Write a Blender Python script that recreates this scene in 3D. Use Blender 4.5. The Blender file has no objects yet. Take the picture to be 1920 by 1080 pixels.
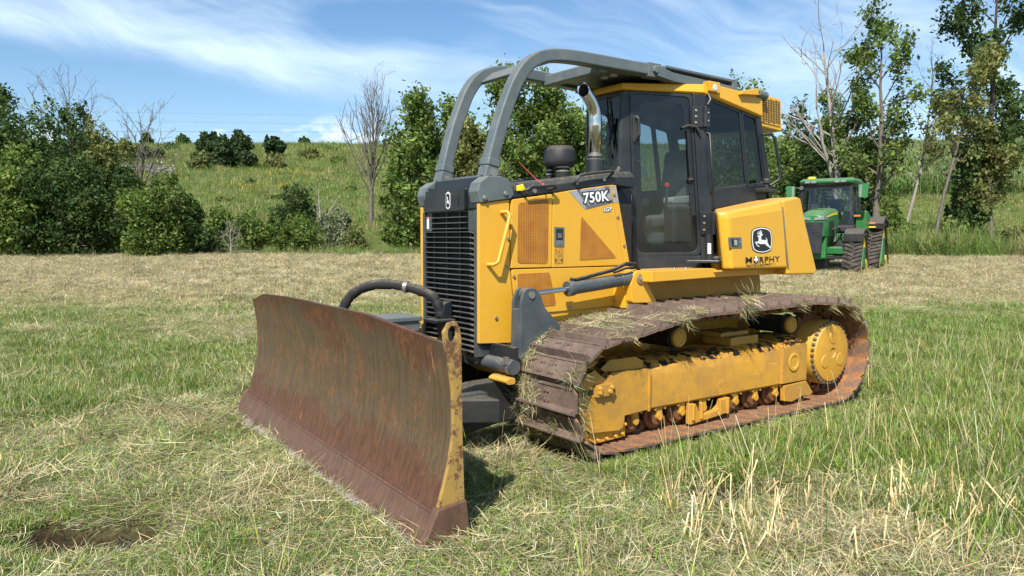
import bpy, bmesh, math, random
import numpy as np
from mathutils import Vector, Matrix
R=math.radians
S=bpy.context.scene
COL=S.collection
random.seed(7); RNG=np.random.default_rng(11)
# ------------------------------------------------------------------ camera
FW=Vector((-0.58597764,-0.80762254,-0.06615159)); RT=Vector((-0.8094671,0.58716224,0.00187695)); UP=Vector((-0.03732585,-0.05464738,0.99780782))
CAM=Vector((4.9449,5.2575,1.622))
cd=bpy.data.cameras.new('camera'); cam=bpy.data.objects.new('camera',cd); COL.objects.link(cam)
m=Matrix((RT,UP,-FW)).transposed().to_4x4(); m.translation=CAM; cam.matrix_world=m
cd.sensor_width=36; cd.lens=36*1405.566/1920; cd.clip_start=.05; cd.clip_end=3000
S.camera=cam
# ------------------------------------------------------------------ light
SUN=Vector((1.3,1.0,1.72)).normalized()
EL=math.asin(SUN.z); AZ=math.atan2(SUN.y,SUN.x)
ld=bpy.data.lights.new('sun','SUN'); ld.energy=4.8; ld.angle=R(.53); ld.color=(1,.95,.87)
lo=bpy.data.objects.new('sun',ld); COL.objects.link(lo); lo.rotation_euler=SUN.to_track_quat('Z','Y').to_euler(); lo.location=(20,15,30)
S.view_settings.view_transform='Standard'; S.view_settings.look='None'; S.view_settings.gamma=1; S.view_settings.exposure=0.66
# ------------------------------------------------------------------ sky: clear blue with cirrus and a few small low cumulus
W=bpy.data.worlds.new('World'); S.world=W; W.use_nodes=True
def world():
    nt=W.node_tree; N=nt.nodes; Lk=nt.links; N.clear()
    def nd(t,**k):
        n=N.new(t)
        for a,b in k.items(): setattr(n,a,b)
        return n
    def mth(op,a,b=None,c=None,clamp=False):
        n=nd('ShaderNodeMath',operation=op); n.use_clamp=clamp
        for i,v in enumerate((a,b,c)):
            if v is None: continue
            if hasattr(v,'is_linked'): Lk.new(v,n.inputs[i])
            else: n.inputs[i].default_value=v
        return n.outputs[0]
    sky=nd('ShaderNodeTexSky',sky_type='NISHITA'); sky.sun_disc=False; sky.sun_elevation=EL; sky.sun_rotation=math.pi/2-AZ
    sky.air_density=1.0; sky.dust_density=.5; sky.ozone_density=2.2
    tc=nd('ShaderNodeTexCoord'); sp=nd('ShaderNodeSeparateXYZ'); Lk.new(tc.outputs['Generated'],sp.inputs[0])
    x,y,z=sp.outputs
    zc=mth('MAXIMUM',z,0.015)
    zz=mth('ADD',zc,.09)
    # plane of the high cloud sheet; axis a runs across the view (to the right), b runs away from it
    fa=Vector((RT.x,RT.y,0)).normalized(); fb=Vector((FW.x,FW.y,0)).normalized()
    da=mth('ADD',mth('MULTIPLY',x,fa.x),mth('MULTIPLY',y,fa.y)); db=mth('ADD',mth('MULTIPLY',x,fb.x),mth('MULTIPLY',y,fb.y))
    a=mth('DIVIDE',da,zz); b=mth('DIVIDE',db,zz)
    def comb(u,v,w=0.0):
        c=nd('ShaderNodeCombineXYZ')
        for i,s in enumerate((u,v,w)):
            if hasattr(s,'is_linked'): Lk.new(s,c.inputs[i])
            else: c.inputs[i].default_value=s
        return c.outputs[0]
    def noise(vec,scale,det=6,rough=.6,dist=0.):
        n=nd('ShaderNodeTexNoise'); n.inputs['Scale'].default_value=scale; n.inputs['Detail'].default_value=det; n.inputs['Roughness'].default_value=rough; n.inputs['Distortion'].default_value=dist
        Lk.new(vec,n.inputs['Vector']); return n.outputs['Fac']
    def sstep(v,lo_,hi_):
        n=nd('ShaderNodeMapRange',interpolation_type='SMOOTHSTEP'); Lk.new(v,n.inputs[0]); n.inputs[1].default_value=lo_; n.inputs[2].default_value=hi_; return n.outputs[0]
    # tangent-like coordinates of the view direction: ta to the right, te upwards
    dbm=mth('MAXIMUM',db,.05)
    ta=mth('DIVIDE',da,dbm); te=mth('DIVIDE',z,dbm)
    # streak coordinates: long along s, short across t (streaks fall gently to the right)
    def streak(ang,ls,lt):
        c_,s_=math.cos(ang),math.sin(ang)
        s=mth('ADD',mth('MULTIPLY',ta,c_),mth('MULTIPLY',te,s_)); t=mth('SUBTRACT',mth('MULTIPLY',te,c_),mth('MULTIPLY',ta,s_))
        return comb(mth('MULTIPLY',s,ls),mth('MULTIPLY',t,lt),.37)
    wv=noise(comb(mth('MULTIPLY',ta,2.2),mth('MULTIPLY',te,3.0),2.3),1.0,3,.5)
    def warped(ang,ls,lt,amt):
        c_,s_=math.cos(ang),math.sin(ang); wob=mth('MULTIPLY',mth('SUBTRACT',wv,.5),amt)
        s=mth('ADD',mth('MULTIPLY',ta,c_),mth('MULTIPLY',te,s_)); t=mth('ADD',mth('SUBTRACT',mth('MULTIPLY',te,c_),mth('MULTIPLY',ta,s_)),wob)
        return comb(mth('MULTIPLY',s,ls),mth('MULTIPLY',t,lt),.37)
    n1=noise(warped(R(-13),2.0,9.,.16),1.0,7,.60,.5)
    n2=noise(warped(R(-17),5.,34.,.20),1.0,6,.62,.6)
    n3=noise(warped(R(-10),1.3,3.2,.1),1.0,3,.5,.2)
    px=lambda X,Y:((X-960)/1405.6,(447-Y)/1405.6)
    def above(p,q,w0,w1):
        k=(q[1]-p[1])/(q[0]-p[0]); h=mth('SUBTRACT',te,mth('ADD',mth('MULTIPLY',ta,k),p[1]-p[0]*k)); h=mth('ADD',h,mth('MULTIPLY',mth('SUBTRACT',n1,.5),.07)); return sstep(h,w0,w1)
    lower=above(px(0,66),px(700,215),-.012,.035)
    right=mth('MULTIPLY',mth('MULTIPLY',sstep(ta,-.25,.0),sstep(te,.04,.14)),1.35)
    # the thick part of the sheet: a wedge from the upper left that thins towards its tail
    A0=px(0,20); B0=px(760,170); kk=(B0[1]-A0[1])/(B0[0]-A0[0]); off=mth('ABSOLUTE',mth('SUBTRACT',te,mth('ADD',mth('MULTIPLY',ta,kk),A0[1]-A0[0]*kk)))
    core=mth('MULTIPLY',sstep(off,.105,.0),sstep(ta,.02,-.22))
    hole=mth('MULTIPLY',sstep(mth('ABSOLUTE',mth('SUBTRACT',te,px(0,55)[1])),.045,.0),mth('MULTIPLY',sstep(ta,-.30,-.22),sstep(ta,-.02,-.12)))
    dens=mth('ADD',mth('ADD',mth('MULTIPLY',n1,.74),mth('MULTIPLY',n2,.26)),mth('MULTIPLY',mth('SUBTRACT',n3,.5),.55))
    dens=mth('ADD',dens,mth('SUBTRACT',mth('MULTIPLY',core,.24),mth('MULTIPLY',hole,.22)))
    ci=mth('MULTIPLY',sstep(dens,.42,1.0),mth('MAXIMUM',lower,right),clamp=True)
    haze=sstep(te,.16,-.02)
    # small low cumulus: flat-bottomed puffs close to the horizon
    cu=noise(comb(mth('MULTIPLY',ta,14.),mth('MULTIPLY',te,38.),1.7),1.0,5,.55,.2)
    cm=noise(comb(mth('MULTIPLY',ta,3.2),mth('MULTIPLY',te,9.),4.1),1.0,2,.5)
    cband=mth('MULTIPLY',sstep(te,.175,.12),sstep(ta,.02,-.12))
    cum=mth('MULTIPLY',sstep(mth('ADD',cu,mth('MULTIPLY',mth('SUBTRACT',cm,.5),.7)),.54,.68),cband,clamp=True)
    def mixc(f,c1,c2):
        n=nd('ShaderNodeMix',data_type='RGBA'); 
        if hasattr(f,'is_linked'): Lk.new(f,n.inputs[0])
        else: n.inputs[0].default_value=f
        for i,c in ((6,c1),(7,c2)):
            if hasattr(c,'is_linked'): Lk.new(c,n.inputs[i])
            else: n.inputs[i].default_value=c
        return n.outputs[2]
    # bluer clear sky, as the phone renders it
    hs=nd('ShaderNodeHueSaturation'); hs.inputs['Saturation'].default_value=1.16; Lk.new(sky.outputs[0],hs.inputs['Color'])
    k=1.0
    col=mixc(mth('MULTIPLY',haze,.30),hs.outputs[0],(5.4*k,7.2*k,8.6*k,1))
    col=mixc(mth('MULTIPLY',ci,.86),col,(6.6*k,7.9*k,8.9*k,1))
    col=mixc(mth('MULTIPLY',cum,.8),col,(8.0*k,8.6*k,9.2*k,1))
    bg=nd('ShaderNodeBackground'); bg.inputs[1].default_value=.098; Lk.new(col,bg.inputs[0])
    out=nd('ShaderNodeOutputWorld'); Lk.new(bg.outputs[0],out.inputs[0])
world()
# ------------------------------------------------------------------ materials
def newmat(name):
    M=bpy.data.materials.new(name); M.use_nodes=True; return M
def rgba(c): return (c[0],c[1],c[2],1)
class MT:
    "small builder round one node tree"
    def __init__(s,name):
        s.M=newmat(name); s.nt=s.M.node_tree; s.N=s.nt.nodes; s.L=s.nt.links; s.b=s.N['Principled BSDF']; s.out=s.N['Material Output']
        s.tc=s.N.new('ShaderNodeTexCoord')
    def pos(s,kind='Object'): return s.tc.outputs[kind]
    def mapv(s,scale,kind='Object',rot=(0,0,0)):
        m=s.N.new('ShaderNodeMapping'); m.inputs['Scale'].default_value=scale; m.inputs['Rotation'].default_value=rot; s.L.new(s.pos(kind),m.inputs[0]); return m.outputs[0]
    def noise(s,scale,det=4,rough=.6,vec=None,dist=0,kind='Object'):
        n=s.N.new('ShaderNodeTexNoise'); n.inputs['Scale'].default_value=scale; n.inputs['Detail'].default_value=det; n.inputs['Roughness'].default_value=rough; n.inputs['Distortion'].default_value=dist
        s.L.new(vec if vec is not None else s.pos(kind),n.inputs['Vector']); return n.outputs['Fac']
    def step(s,v,a,b,lo=0.,hi=1.):
        n=s.N.new('ShaderNodeMapRange'); n.interpolation_type='SMOOTHSTEP'; s.L.new(v,n.inputs[0])
        n.inputs[1].default_value=a; n.inputs[2].default_value=b; n.inputs[3].default_value=lo; n.inputs[4].default_value=hi; return n.outputs[0]
    def math(s,op,a,b=0.,clamp=False):
        n=s.N.new('ShaderNodeMath'); n.operation=op; n.use_clamp=clamp
        for i,v in enumerate((a,b)):
            if hasattr(v,'is_linked'): s.L.new(v,n.inputs[i])
            else: n.inputs[i].default_value=v
        return n.outputs[0]
    def mix(s,f,c1,c2,mode='MIX'):
        n=s.N.new('ShaderNodeMix'); n.data_type='RGBA'; n.blend_type=mode
        if hasattr(f,'is_linked'): s.L.new(f,n.inputs[0])
        else: n.inputs[0].default_value=f
        for i,c in ((6,c1),(7,c2)):
            if hasattr(c,'is_linked'): s.L.new(c,n.inputs[i])
            else: n.inputs[i].default_value=rgba(c)
        return n.outputs[2]
    def sep(s,kind='Object'):
        n=s.N.new('ShaderNodeSeparateXYZ'); s.L.new(s.pos(kind),n.inputs[0]); return n.outputs
    def color(s,c):
        if hasattr(c,'is_linked'): s.L.new(c,s.b.inputs['Base Color'])
        else: s.b.inputs['Base Color'].default_value=rgba(c)
    def set(s,rough=None,metal=None,spec=None,coat=None):
        for k,v in (('Roughness',rough),('Metallic',metal),('Specular IOR Level',spec),('Coat Weight',coat)):
            if v is None: continue
            if hasattr(v,'is_linked'): s.L.new(v,s.b.inputs[k])
            else: s.b.inputs[k].default_value=v
    def bump(s,h,strength=.3,dist=.01):
        n=s.N.new('ShaderNodeBump'); n.inputs['Strength'].default_value=strength; n.inputs['Distance'].default_value=dist; s.L.new(h,n.inputs['Height']); s.L.new(n.outputs[0],s.b.inputs['Normal'])
def paint(name,c,rough=.45,dirt=(.25,.2,.13),damt=.25,dscale=3.,metal=0.,spec=.5,speck=None,bump=.05):
    t=MT(name)
    n=t.noise(dscale,6,.65); n2=t.noise(dscale*9,4,.6)
    col=t.mix(t.step(n,.35,.8,0,damt),c,dirt)
    col=t.mix(t.step(n2,.3,.75,0,.10),col,(c[0]*.6,c[1]*.6,c[2]*.6))
    ge=t.N.new('ShaderNodeNewGeometry'); sn=t.N.new('ShaderNodeSeparateXYZ'); t.L.new(ge.outputs['Normal'],sn.inputs[0])
    dust=t.math('MULTIPLY',t.step(sn.outputs[2],.25,.95),t.step(n2,.30,.70,.25,1.)); col=t.mix(t.math('MULTIPLY',dust,.34),col,(.36,.31,.22))
    scf=t.step(t.noise(1.,4,.7,vec=t.mapv((6,6,34),rot=(.5,.9,.3))),.685,.71,0,.35); col=t.mix(scf,col,(min(1,c[0]*.7+.16),min(1,c[1]*.7+.14),min(1,c[2]*.7+.11)))
    drip=t.math('MULTIPLY',t.step(t.noise(1.,5,.7,vec=t.mapv((26,26,1.4))),.56,.72),t.step(n,.40,.62)); col=t.mix(t.math('MULTIPLY',drip,.16),col,(c[0]*.35,c[1]*.33,c[2]*.35))
    if speck:
        col=t.mix(t.step(t.noise(38,3,.6),.66,.72),col,speck)
    t.color(col); t.set(rough=t.step(n,.3,.8,rough*.85,min(1,rough*1.35)),metal=metal,spec=spec)
    if bump: t.bump(n2,bump,.004)
    return t.M
M={}
M['yellow']=paint('yellow_paint',(.68,.36,.027),.40,(.50,.30,.08),.22,2.5)
M['yellow_worn']=paint('worn_yellow_paint',(.58,.305,.03),.5,(.32,.19,.06),.45,4.)
M['grey']=paint('grey_paint',(.090,.115,.122),.45,(.24,.24,.22),.35,5.)
M['grey_dark']=paint('dark_grey_paint',(.050,.064,.074),.42,(.2,.19,.17),.3,6.)
M['slat']=paint('black_slats',(.045,.052,.058),.4,(.2,.2,.19),.3,7.)
M['shade_black']=paint('shade_black_dirty_steel',(.012,.013,.014),.6,(.05,.045,.035),.4,5.)  # dirty steel, blackened to stand in for the shadow under the nose
M['frit']=paint('black_glass_border',(.006,.007,.009),.12,(.03,.03,.03),.3,3.,bump=0)
M['dark_olive']=paint('decal_print',(.10,.06,.01),.6,bump=0)
M['black']=paint('black_paint',(.0125,.0155,.020),.40,(.10,.10,.09),.22,3.)
M['dark']=paint('dark_void',(.012,.012,.012),.8,(.03,.025,.02),.5,5.)
M['rubber']=paint('black_rubber',(.009,.009,.009),.75,(.05,.048,.043),.2,4.)
M['plastic']=paint('black_plastic',(.016,.016,.018),.6,(.1,.1,.095),.3,5.)
M['bolt']=paint('zinc_bolt',(.35,.34,.31),.4,(.2,.17,.12),.5,20.,metal=.7)
M['white']=paint('white_decal',(.78,.78,.78),.5,(.6,.6,.58),.2,8.,bump=0)
M['ink']=paint('black_decal',(.012,.012,.013),.45,(.05,.05,.05),.2,8.,bump=0)
M['silver']=paint('silver_decal',(.42,.43,.45),.35,(.25,.26,.27),.7,9.,metal=.35,bump=0)
M['silver_dark']=paint('dark_silver_decal',(.16,.17,.18),.35,(.1,.1,.1),.5,9.,metal=.3,bump=0)
M['red']=paint('red_plastic',(.5,.02,.015),.4,bump=0)
M['ribbon']=paint('red_ribbon',(.62,.06,.05),.6,bump=0)
M['orange']=paint('orange_lens',(.75,.16,.02),.3,bump=0)
M['lemon']=paint('yellow_plastic',(.80,.62,.01),.5,bump=0)
M['cream']=paint('grey_cushion',(.30,.31,.29),.8,bump=0)
M['green']=paint('green_paint',(.014,.16,.036),.38,(.11,.15,.075),.5,3.)
M['lens']=paint('lamp_lens',(.6,.62,.64),.15,(.4,.4,.4),.3,30.,bump=0)
M['seat_cloth']=paint('seat_cloth',(.07,.072,.075),.9,bump=0)
def chrome():
    t=MT('polished_steel'); n=t.noise(5,4,.6); t.color(t.mix(t.step(n,.45,.75,0,.5),(.62,.64,.66),(.40,.36,.30))); t.set(rough=t.step(n,.4,.8,.08,.28),metal=1.); return t.M
M['chrome']=chrome()
def glass(name,tint,refl=.9):
    t=MT(name); tr=t.N.new('ShaderNodeBsdfTransparent'); tr.inputs[0].default_value=rgba(tint)
    gl=t.N.new('ShaderNodeBsdfGlossy'); gl.inputs['Roughness'].default_value=.02; gl.inputs[0].default_value=(refl,refl,refl,1)
    ge=t.N.new('ShaderNodeNewGeometry'); dt=t.N.new('ShaderNodeVectorMath'); dt.operation='DOT_PRODUCT'; t.L.new(ge.outputs['Normal'],dt.inputs[0]); t.L.new(ge.outputs['Incoming'],dt.inputs[1])
    k=t.math('SUBTRACT',1.,t.math('ABSOLUTE',dt.outputs['Value'])); n=t.noise(2.5,4,.6); fz=t.math('ADD',t.math('ADD',.05,t.step(n,.45,.8,0,.03)),t.math('MULTIPLY',t.math('POWER',k,5.),.9),True)
    mx=t.N.new('ShaderNodeMixShader'); t.L.new(fz,mx.inputs[0]); t.L.new(tr.outputs[0],mx.inputs[1]); t.L.new(gl.outputs[0],mx.inputs[2])
    t.L.new(mx.outputs[0],t.out.inputs[0]); return t.M
M['glass']=glass('tinted_glass',(.60,.68,.70))
M['glass_dark']=glass('dark_tinted_glass',(.40,.47,.49))
M['glass_clear']=glass('cab_glass',(.78,.84,.82))
def screen_mat():
    "perforated screen, yellow paint over a dark hole pattern with a film of rust dust"
    t=MT('perforated_screen')
    v=t.N.new('ShaderNodeTexVoronoi'); v.inputs['Scale'].default_value=1.; v.inputs['Randomness'].default_value=0.
    t.L.new(t.mapv((42,42,80)),v.inputs['Vector'])
    hole=t.step(v.outputs['Distance'],.28,.40,1,0)
    n=t.noise(6,5,.65)
    c=t.mix(t.step(n,.35,.7),(.44,.19,.018),(.36,.125,.016))
    t.color(t.mix(t.math('MULTIPLY',hole,.7),c,(.10,.04,.01))); t.set(rough=.6); t.bump(hole,-.8,.006); return t.M
M['screen']=screen_mat()
def blade_mat():
    "worn blade face: brown mill scale and olive film broken up by fine vertical scratches, orange flecks and bare bright scuffs"
    t=MT('rusty_blade_face'); z=t.sep()[2]
    scr=t.noise(1.,8,.78,vec=t.mapv((30,30,2.6)),dist=.3); scr2=t.noise(1.,6,.75,vec=t.mapv((75,75,5.)),dist=.2); fl=t.noise(26,7,.82,vec=t.mapv((1,1.3,.8))); big=t.noise(1.7,5,.65,vec=t.mapv((1,1,1.5)),dist=.6); med=t.noise(6,6,.7,vec=t.mapv((1,1.4,.8)))
    brown=t.mix(t.step(scr,.32,.68),(.072,.033,.020),(.138,.064,.038))
    olive=t.mix(t.step(scr,.30,.70),(.072,.062,.036),(.120,.102,.058))
    zz=t.math('ADD',t.math('ADD',z,t.math('MULTIPLY',t.math('SUBTRACT',big,.5),1.0)),t.math('MULTIPLY',t.math('SUBTRACT',scr2,.5),.55))
    mid=t.math('MULTIPLY',t.step(zz,.34,.46),t.step(zz,1.10,.96))
    c=t.mix(t.math('MULTIPLY',mid,.62),brown,olive)
    up=t.step(z,.25,.6)
    rust=t.math('MULTIPLY',t.step(t.math('ADD',t.math('MULTIPLY',fl,.65),t.math('MULTIPLY',med,.35)),.51,.565),t.step(t.math('ADD',big,t.math('MULTIPLY',med,.35)),.58,.74))
    c=t.mix(t.math('MULTIPLY',rust,t.math('ADD',.22,t.math('MULTIPLY',up,.40))),c,(.27,.092,.035))
    spk=t.step(t.noise(70,3,.6),.67,.71,0,.55); c=t.mix(spk,c,(.30,.12,.05))
    c=t.mix(t.step(scr2,.63,.72,0,.35),c,(.30,.25,.21))
    c=t.mix(t.math('MULTIPLY',t.step(t.noise(1.,3,.6,vec=t.mapv((9,16,2.2))),.70,.73),.75),c,(.40,.24,.12))
    c=t.mix(t.math('MULTIPLY',t.step(t.noise(1.,5,.7,vec=t.mapv((2.2,5,1.2),rot=(0,0,.4))),.72,.74),t.step(z,.55,.30)),c,(.45,.40,.35))
    t.color(c); t.set(rough=t.step(scr,.3,.7,.40,.65),metal=.15,spec=.4); t.bump(t.math('ADD',t.math('MULTIPLY',fl,.7),scr2),.28,.004); return t.M
M['blade']=blade_mat()
def edge_mat():
    t=MT('scraped_cutting_edge'); st=t.noise(7,6,.7,vec=t.mapv((2,5,1.))); fl=t.noise(24,5,.75,vec=t.mapv((1,1.6,1.)))
    z=t.sep()[2]
    c=t.mix(t.step(st,.3,.7),(.088,.048,.030),(.150,.083,.052))
    c=t.mix(t.step(fl,.66,.72),c,(.34,.13,.06))
    w=t.step(t.math('ADD',z,t.math('MULTIPLY',t.math('SUBTRACT',t.noise(11,5,.7),.5),.10)),.060,.018)
    c=t.mix(t.math('MULTIPLY',w,.8),c,(.42,.40,.37))
    t.color(c); t.set(rough=.55,metal=.1); t.bump(st,.2,.004); return t.M
M['edge']=edge_mat()
def shoe_mat():
    t=MT('rusty_track_steel'); a=t.noise(9,6,.7,kind='Object'); b=t.noise(40,4,.7); o=t.N.new('ShaderNodeObjectInfo')
    c=t.mix(t.step(a,.3,.7),(.085,.058,.047),(.185,.130,.105))
    c=t.mix(t.step(b,.58,.72,0,.7),c,(.26,.21,.17))
    c=t.mix(t.math('MULTIPLY',o.outputs['Random'],.35),c,(.20,.14,.10))
    t.color(c); t.set(rough=.75,metal=.15); t.bump(b,.35,.005); return t.M
M['shoe']=shoe_mat()
def rustdust():
    t=MT('orange_rust_dust'); a=t.noise(5,6,.7); b=t.noise(30,4,.7)
    c=t.mix(t.step(a,.38,.58),(.36,.145,.042),(.15,.095,.065)); c=t.mix(t.step(b,.55,.75,0,.6),c,(.52,.24,.08))
    t.color(c); t.set(rough=.9); t.bump(b,.4,.006); return t.M
M['dust']=rustdust()
M['link']=paint('rusty_chain_link',(.16,.075,.035),.7,(.40,.17,.05),.7,9.,metal=.2)
def frame_mat():
    "yellow roller frame: scratches, brown dirt and caked black mud lying on the top"
    t=MT('muddy_yellow_frame'); a=t.noise(3,6,.7); b=t.noise(14,5,.7); f=t.noise(55,3,.6)
    c=t.mix(t.step(a,.33,.70,0,.75),(.56,.285,.028),(.33,.18,.05))
    c=t.mix(t.step(b,.56,.70,0,.5),c,(.20,.125,.06))
    scr=t.step(t.noise(26,2,.5,vec=t.mapv((.4,2,3),rot=(0,R(35),0))),.68,.71,0,.55)
    c=t.mix(scr,c,(.70,.48,.16))
    z=t.sep()[2]
    ge=t.N.new('ShaderNodeNewGeometry'); sn=t.N.new('ShaderNodeSeparateXYZ'); t.L.new(ge.outputs['Normal'],sn.inputs[0])
    top=t.math('MULTIPLY',t.step(sn.outputs[2],.15,.75),t.step(z,.42,.55))
    mud=t.math('MULTIPLY',t.step(t.math('ADD',t.math('MULTIPLY',b,.6),t.math('MULTIPLY',t.noise(5,5,.7),.4)),.49,.53),top)
    c=t.mix(mud,c,(.012,.012,.011))
    t.color(c); t.set(rough=.5); t.bump(f,.15,.004); return t.M
M['frame']=frame_mat()
def bladeside():
    t=MT('rust_edged_yellow'); a=t.noise(7,6,.75); b=t.noise(22,5,.7)
    c=t.mix(t.step(a,.3,.7),(.36,.22,.045),(.28,.185,.065))
    c=t.mix(t.step(t.math('ADD',t.math('MULTIPLY',a,.6),t.math('MULTIPLY',b,.4)),.50,.56),c,(.13,.058,.028))
    t.color(c); t.set(rough=.6); t.bump(b,.2,.004); return t.M
M['blade_side']=bladeside()
# ------------------------------------------------------------------ mesh helpers
class MB:
    def __init__(s): s.bm=bmesh.new(); s.mi=0
    def _f(s,vs):
        try: f=s.bm.faces.new(vs); f.material_index=s.mi; return f
        except ValueError: return None
    def prism(s,poly,ax,a,b):
        "poly: points in the plane normal to axis ax ('X': (y,z) 'Y': (x,z) 'Z': (x,y)), extruded from a to b"
        mk={'X':lambda p,t:(t,p[0],p[1]),'Y':lambda p,t:(p[0],t,p[1]),'Z':lambda p,t:(p[0],p[1],t)}[ax]
        v0=[s.bm.verts.new(mk(p,a)) for p in poly]; v1=[s.bm.verts.new(mk(p,b)) for p in poly]; n=len(poly)
        s._f(v0); s._f(v1[::-1])
        for i in range(n): s._f((v0[i],v1[i],v1[(i+1)%n],v0[(i+1)%n]))
        return s
    def loft(s,secs,cap=True):
        rows=[[s.bm.verts.new(p) for p in sec] for sec in secs]; n=len(rows[0])
        for a,b in zip(rows,rows[1:]):
            for i in range(n): s._f((a[i],a[(i+1)%n],b[(i+1)%n],b[i]))
        if cap: s._f(rows[0][::-1]); s._f(rows[-1])
        return s
    def box(s,c,d,rot=None):
        c=Vector(c); d=Vector(d)/2; vs=[]
        for sx in (-1,1):
            for sy in (-1,1):
                for sz in (-1,1):
                    q=Vector((sx*d.x,sy*d.y,sz*d.z))
                    if rot is not None: q=rot@q
                    vs.append(s.bm.verts.new(c+q))
        for q in ((0,1,3,2),(4,6,7,5),(0,4,5,1),(2,3,7,6),(0,2,6,4),(1,5,7,3)): s._f([vs[i] for i in q])
        return s
    def bb(s,x0,x1,y0,y1,z0,z1): return s.box(((x0+x1)/2,(y0+y1)/2,(z0+z1)/2),(abs(x1-x0),abs(y1-y0),abs(z1-z0)))
    def tube(s,pts,r,seg=10,cap=True,square=None,upv=None):
        pts=[Vector(p) for p in pts]; n=len(pts); rs=r if isinstance(r,(list,tuple)) else [r]*n
        secs=[]; T=None; ref=Vector(upv) if upv else None
        for i,p in enumerate(pts):
            t=(pts[min(i+1,n-1)]-pts[max(i-1,0)]).normalized()
            if ref is None:
                ref=Vector((0,0,1)) if abs(t.z)<.9 else Vector((1,0,0))
            u=(ref-t*ref.dot(t)).normalized(); v=t.cross(u)
            if upv is None: ref=u
            if square:
                w,h=square; c=min(w,h)*.18
                prof=[(w-c,h),(-(w-c),h),(-w,h-c),(-w,-(h-c)),(-(w-c),-h),(w-c,-h),(w,-(h-c)),(w,h-c)]
                secs.append([p+v*a+u*b for a,b in prof])
            else:
                secs.append([p+(u*math.cos(2*math.pi*k/seg)+v*math.sin(2*math.pi*k/seg))*rs[i] for k in range(seg)])
        return s.loft(secs,cap)
    def cyl(s,a,b,r,seg=20,r2=None): return s.tube([a,b],[r,r if r2 is None else r2],seg)
    def lathe(s,prof,o,ax='Z',seg=24):
        o=Vector(o); secs=[]
        for r,h in prof:
            ring=[]
            for k in range(seg):
                c,q=r*math.cos(2*math.pi*k/seg),r*math.sin(2*math.pi*k/seg)
                ring.append(o+(Vector((c,q,h)) if ax=='Z' else Vector((c,h,q)) if ax=='Y' else Vector((h,c,q))))
            secs.append(ring)
        return s.loft(secs)
    def hexbolt(s,p,ax,r=.014,h=.012):
        p=Vector(p); d=Vector(ax); return s.tube([p-d*.002,p+d*h],r,6)
    def dome(s,p,r,seg=12):
        return s.lathe([(r,0),(r*.92,r*.4),(r*.6,r*.8),(.001,r)],p,'Z',seg)
    def xf(s,mat):
        bmesh.ops.transform(s.bm,matrix=mat,verts=s.bm.verts); return s
    def mirror_y(s):
        g=bmesh.ops.duplicate(s.bm,geom=s.bm.verts[:]+s.bm.edges[:]+s.bm.faces[:])['geom']
        vs=[e for e in g if isinstance(e,bmesh.types.BMVert)]
        for v in vs: v.co.y=-v.co.y
        return s
    def build(s,name,mats,parent=None,bevel=0,seg=2,smooth=None,loc=None):
        bmesh.ops.recalc_face_normals(s.bm,faces=s.bm.faces)
        me=bpy.data.meshes.new(name); s.bm.to_mesh(me); s.bm.free()
        for q in (mats if isinstance(mats,(list,tuple)) else [mats]): me.materials.append(q)
        o=bpy.data.objects.new(name,me); COL.objects.link(o)
        if parent: o.parent=parent
        if loc: o.location=loc
        if smooth is not None:
            me.polygons.foreach_set('use_smooth',[True]*len(me.polygons))
            me.set_sharp_from_angle(angle=R(smooth))
        if bevel:
            b=o.modifiers.new('bevel','BEVEL'); b.width=bevel; b.segments=seg; b.limit_method='ANGLE'; b.angle_limit=R(32)
        return o
def tag(o,label=None,cat=None,group=None,kind=None):
    for k,v in (('label',label),('category',cat),('group',group),('kind',kind)):
        if v: o[k]=v
    return o
def empty(name,loc=(0,0,0),rz=0,parent=None):
    o=bpy.data.objects.new(name,None); COL.objects.link(o); o.location=loc; o.rotation_euler=(0,0,rz); o.empty_display_size=.2
    if parent: o.parent=parent
    return o
def copy_tree(o,parent=None):
    c=o.copy(); COL.objects.link(c)
    if parent: c.parent=parent
    for ch in list(o.children): copy_tree(ch,c)
    return c
def npmesh(name,verts,faces,mats,parent=None,cols=None,smooth=False,midx=None,link=True):
    "mesh from numpy arrays; faces (n,k)"
    me=bpy.data.meshes.new(name); v=np.asarray(verts,np.float32); f=np.asarray(faces,np.int32); k=f.shape[1]
    me.vertices.add(len(v)); me.vertices.foreach_set('co',v.ravel()); me.loops.add(f.size); me.loops.foreach_set('vertex_index',f.ravel())
    me.polygons.add(len(f)); me.polygons.foreach_set('loop_start',np.arange(0,f.size,k,dtype=np.int32))
    if cols is not None:
        at=me.color_attributes.new('tint','FLOAT_COLOR','POINT'); c=np.ones((len(v),4),np.float32); c[:,:3]=cols; at.data.foreach_set('color',c.ravel())
    for q in (mats if isinstance(mats,(list,tuple)) else [mats]): me.materials.append(q)
    if midx is not None: me.polygons.foreach_set('material_index',np.asarray(midx,np.int32))
    if smooth: me.polygons.foreach_set('use_smooth',np.ones(len(f),bool))
    me.update(calc_edges=True); me.validate()
    o=bpy.data.objects.new(name,me)
    if link: COL.objects.link(o)
    if parent: o.parent=parent
    return o
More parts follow.
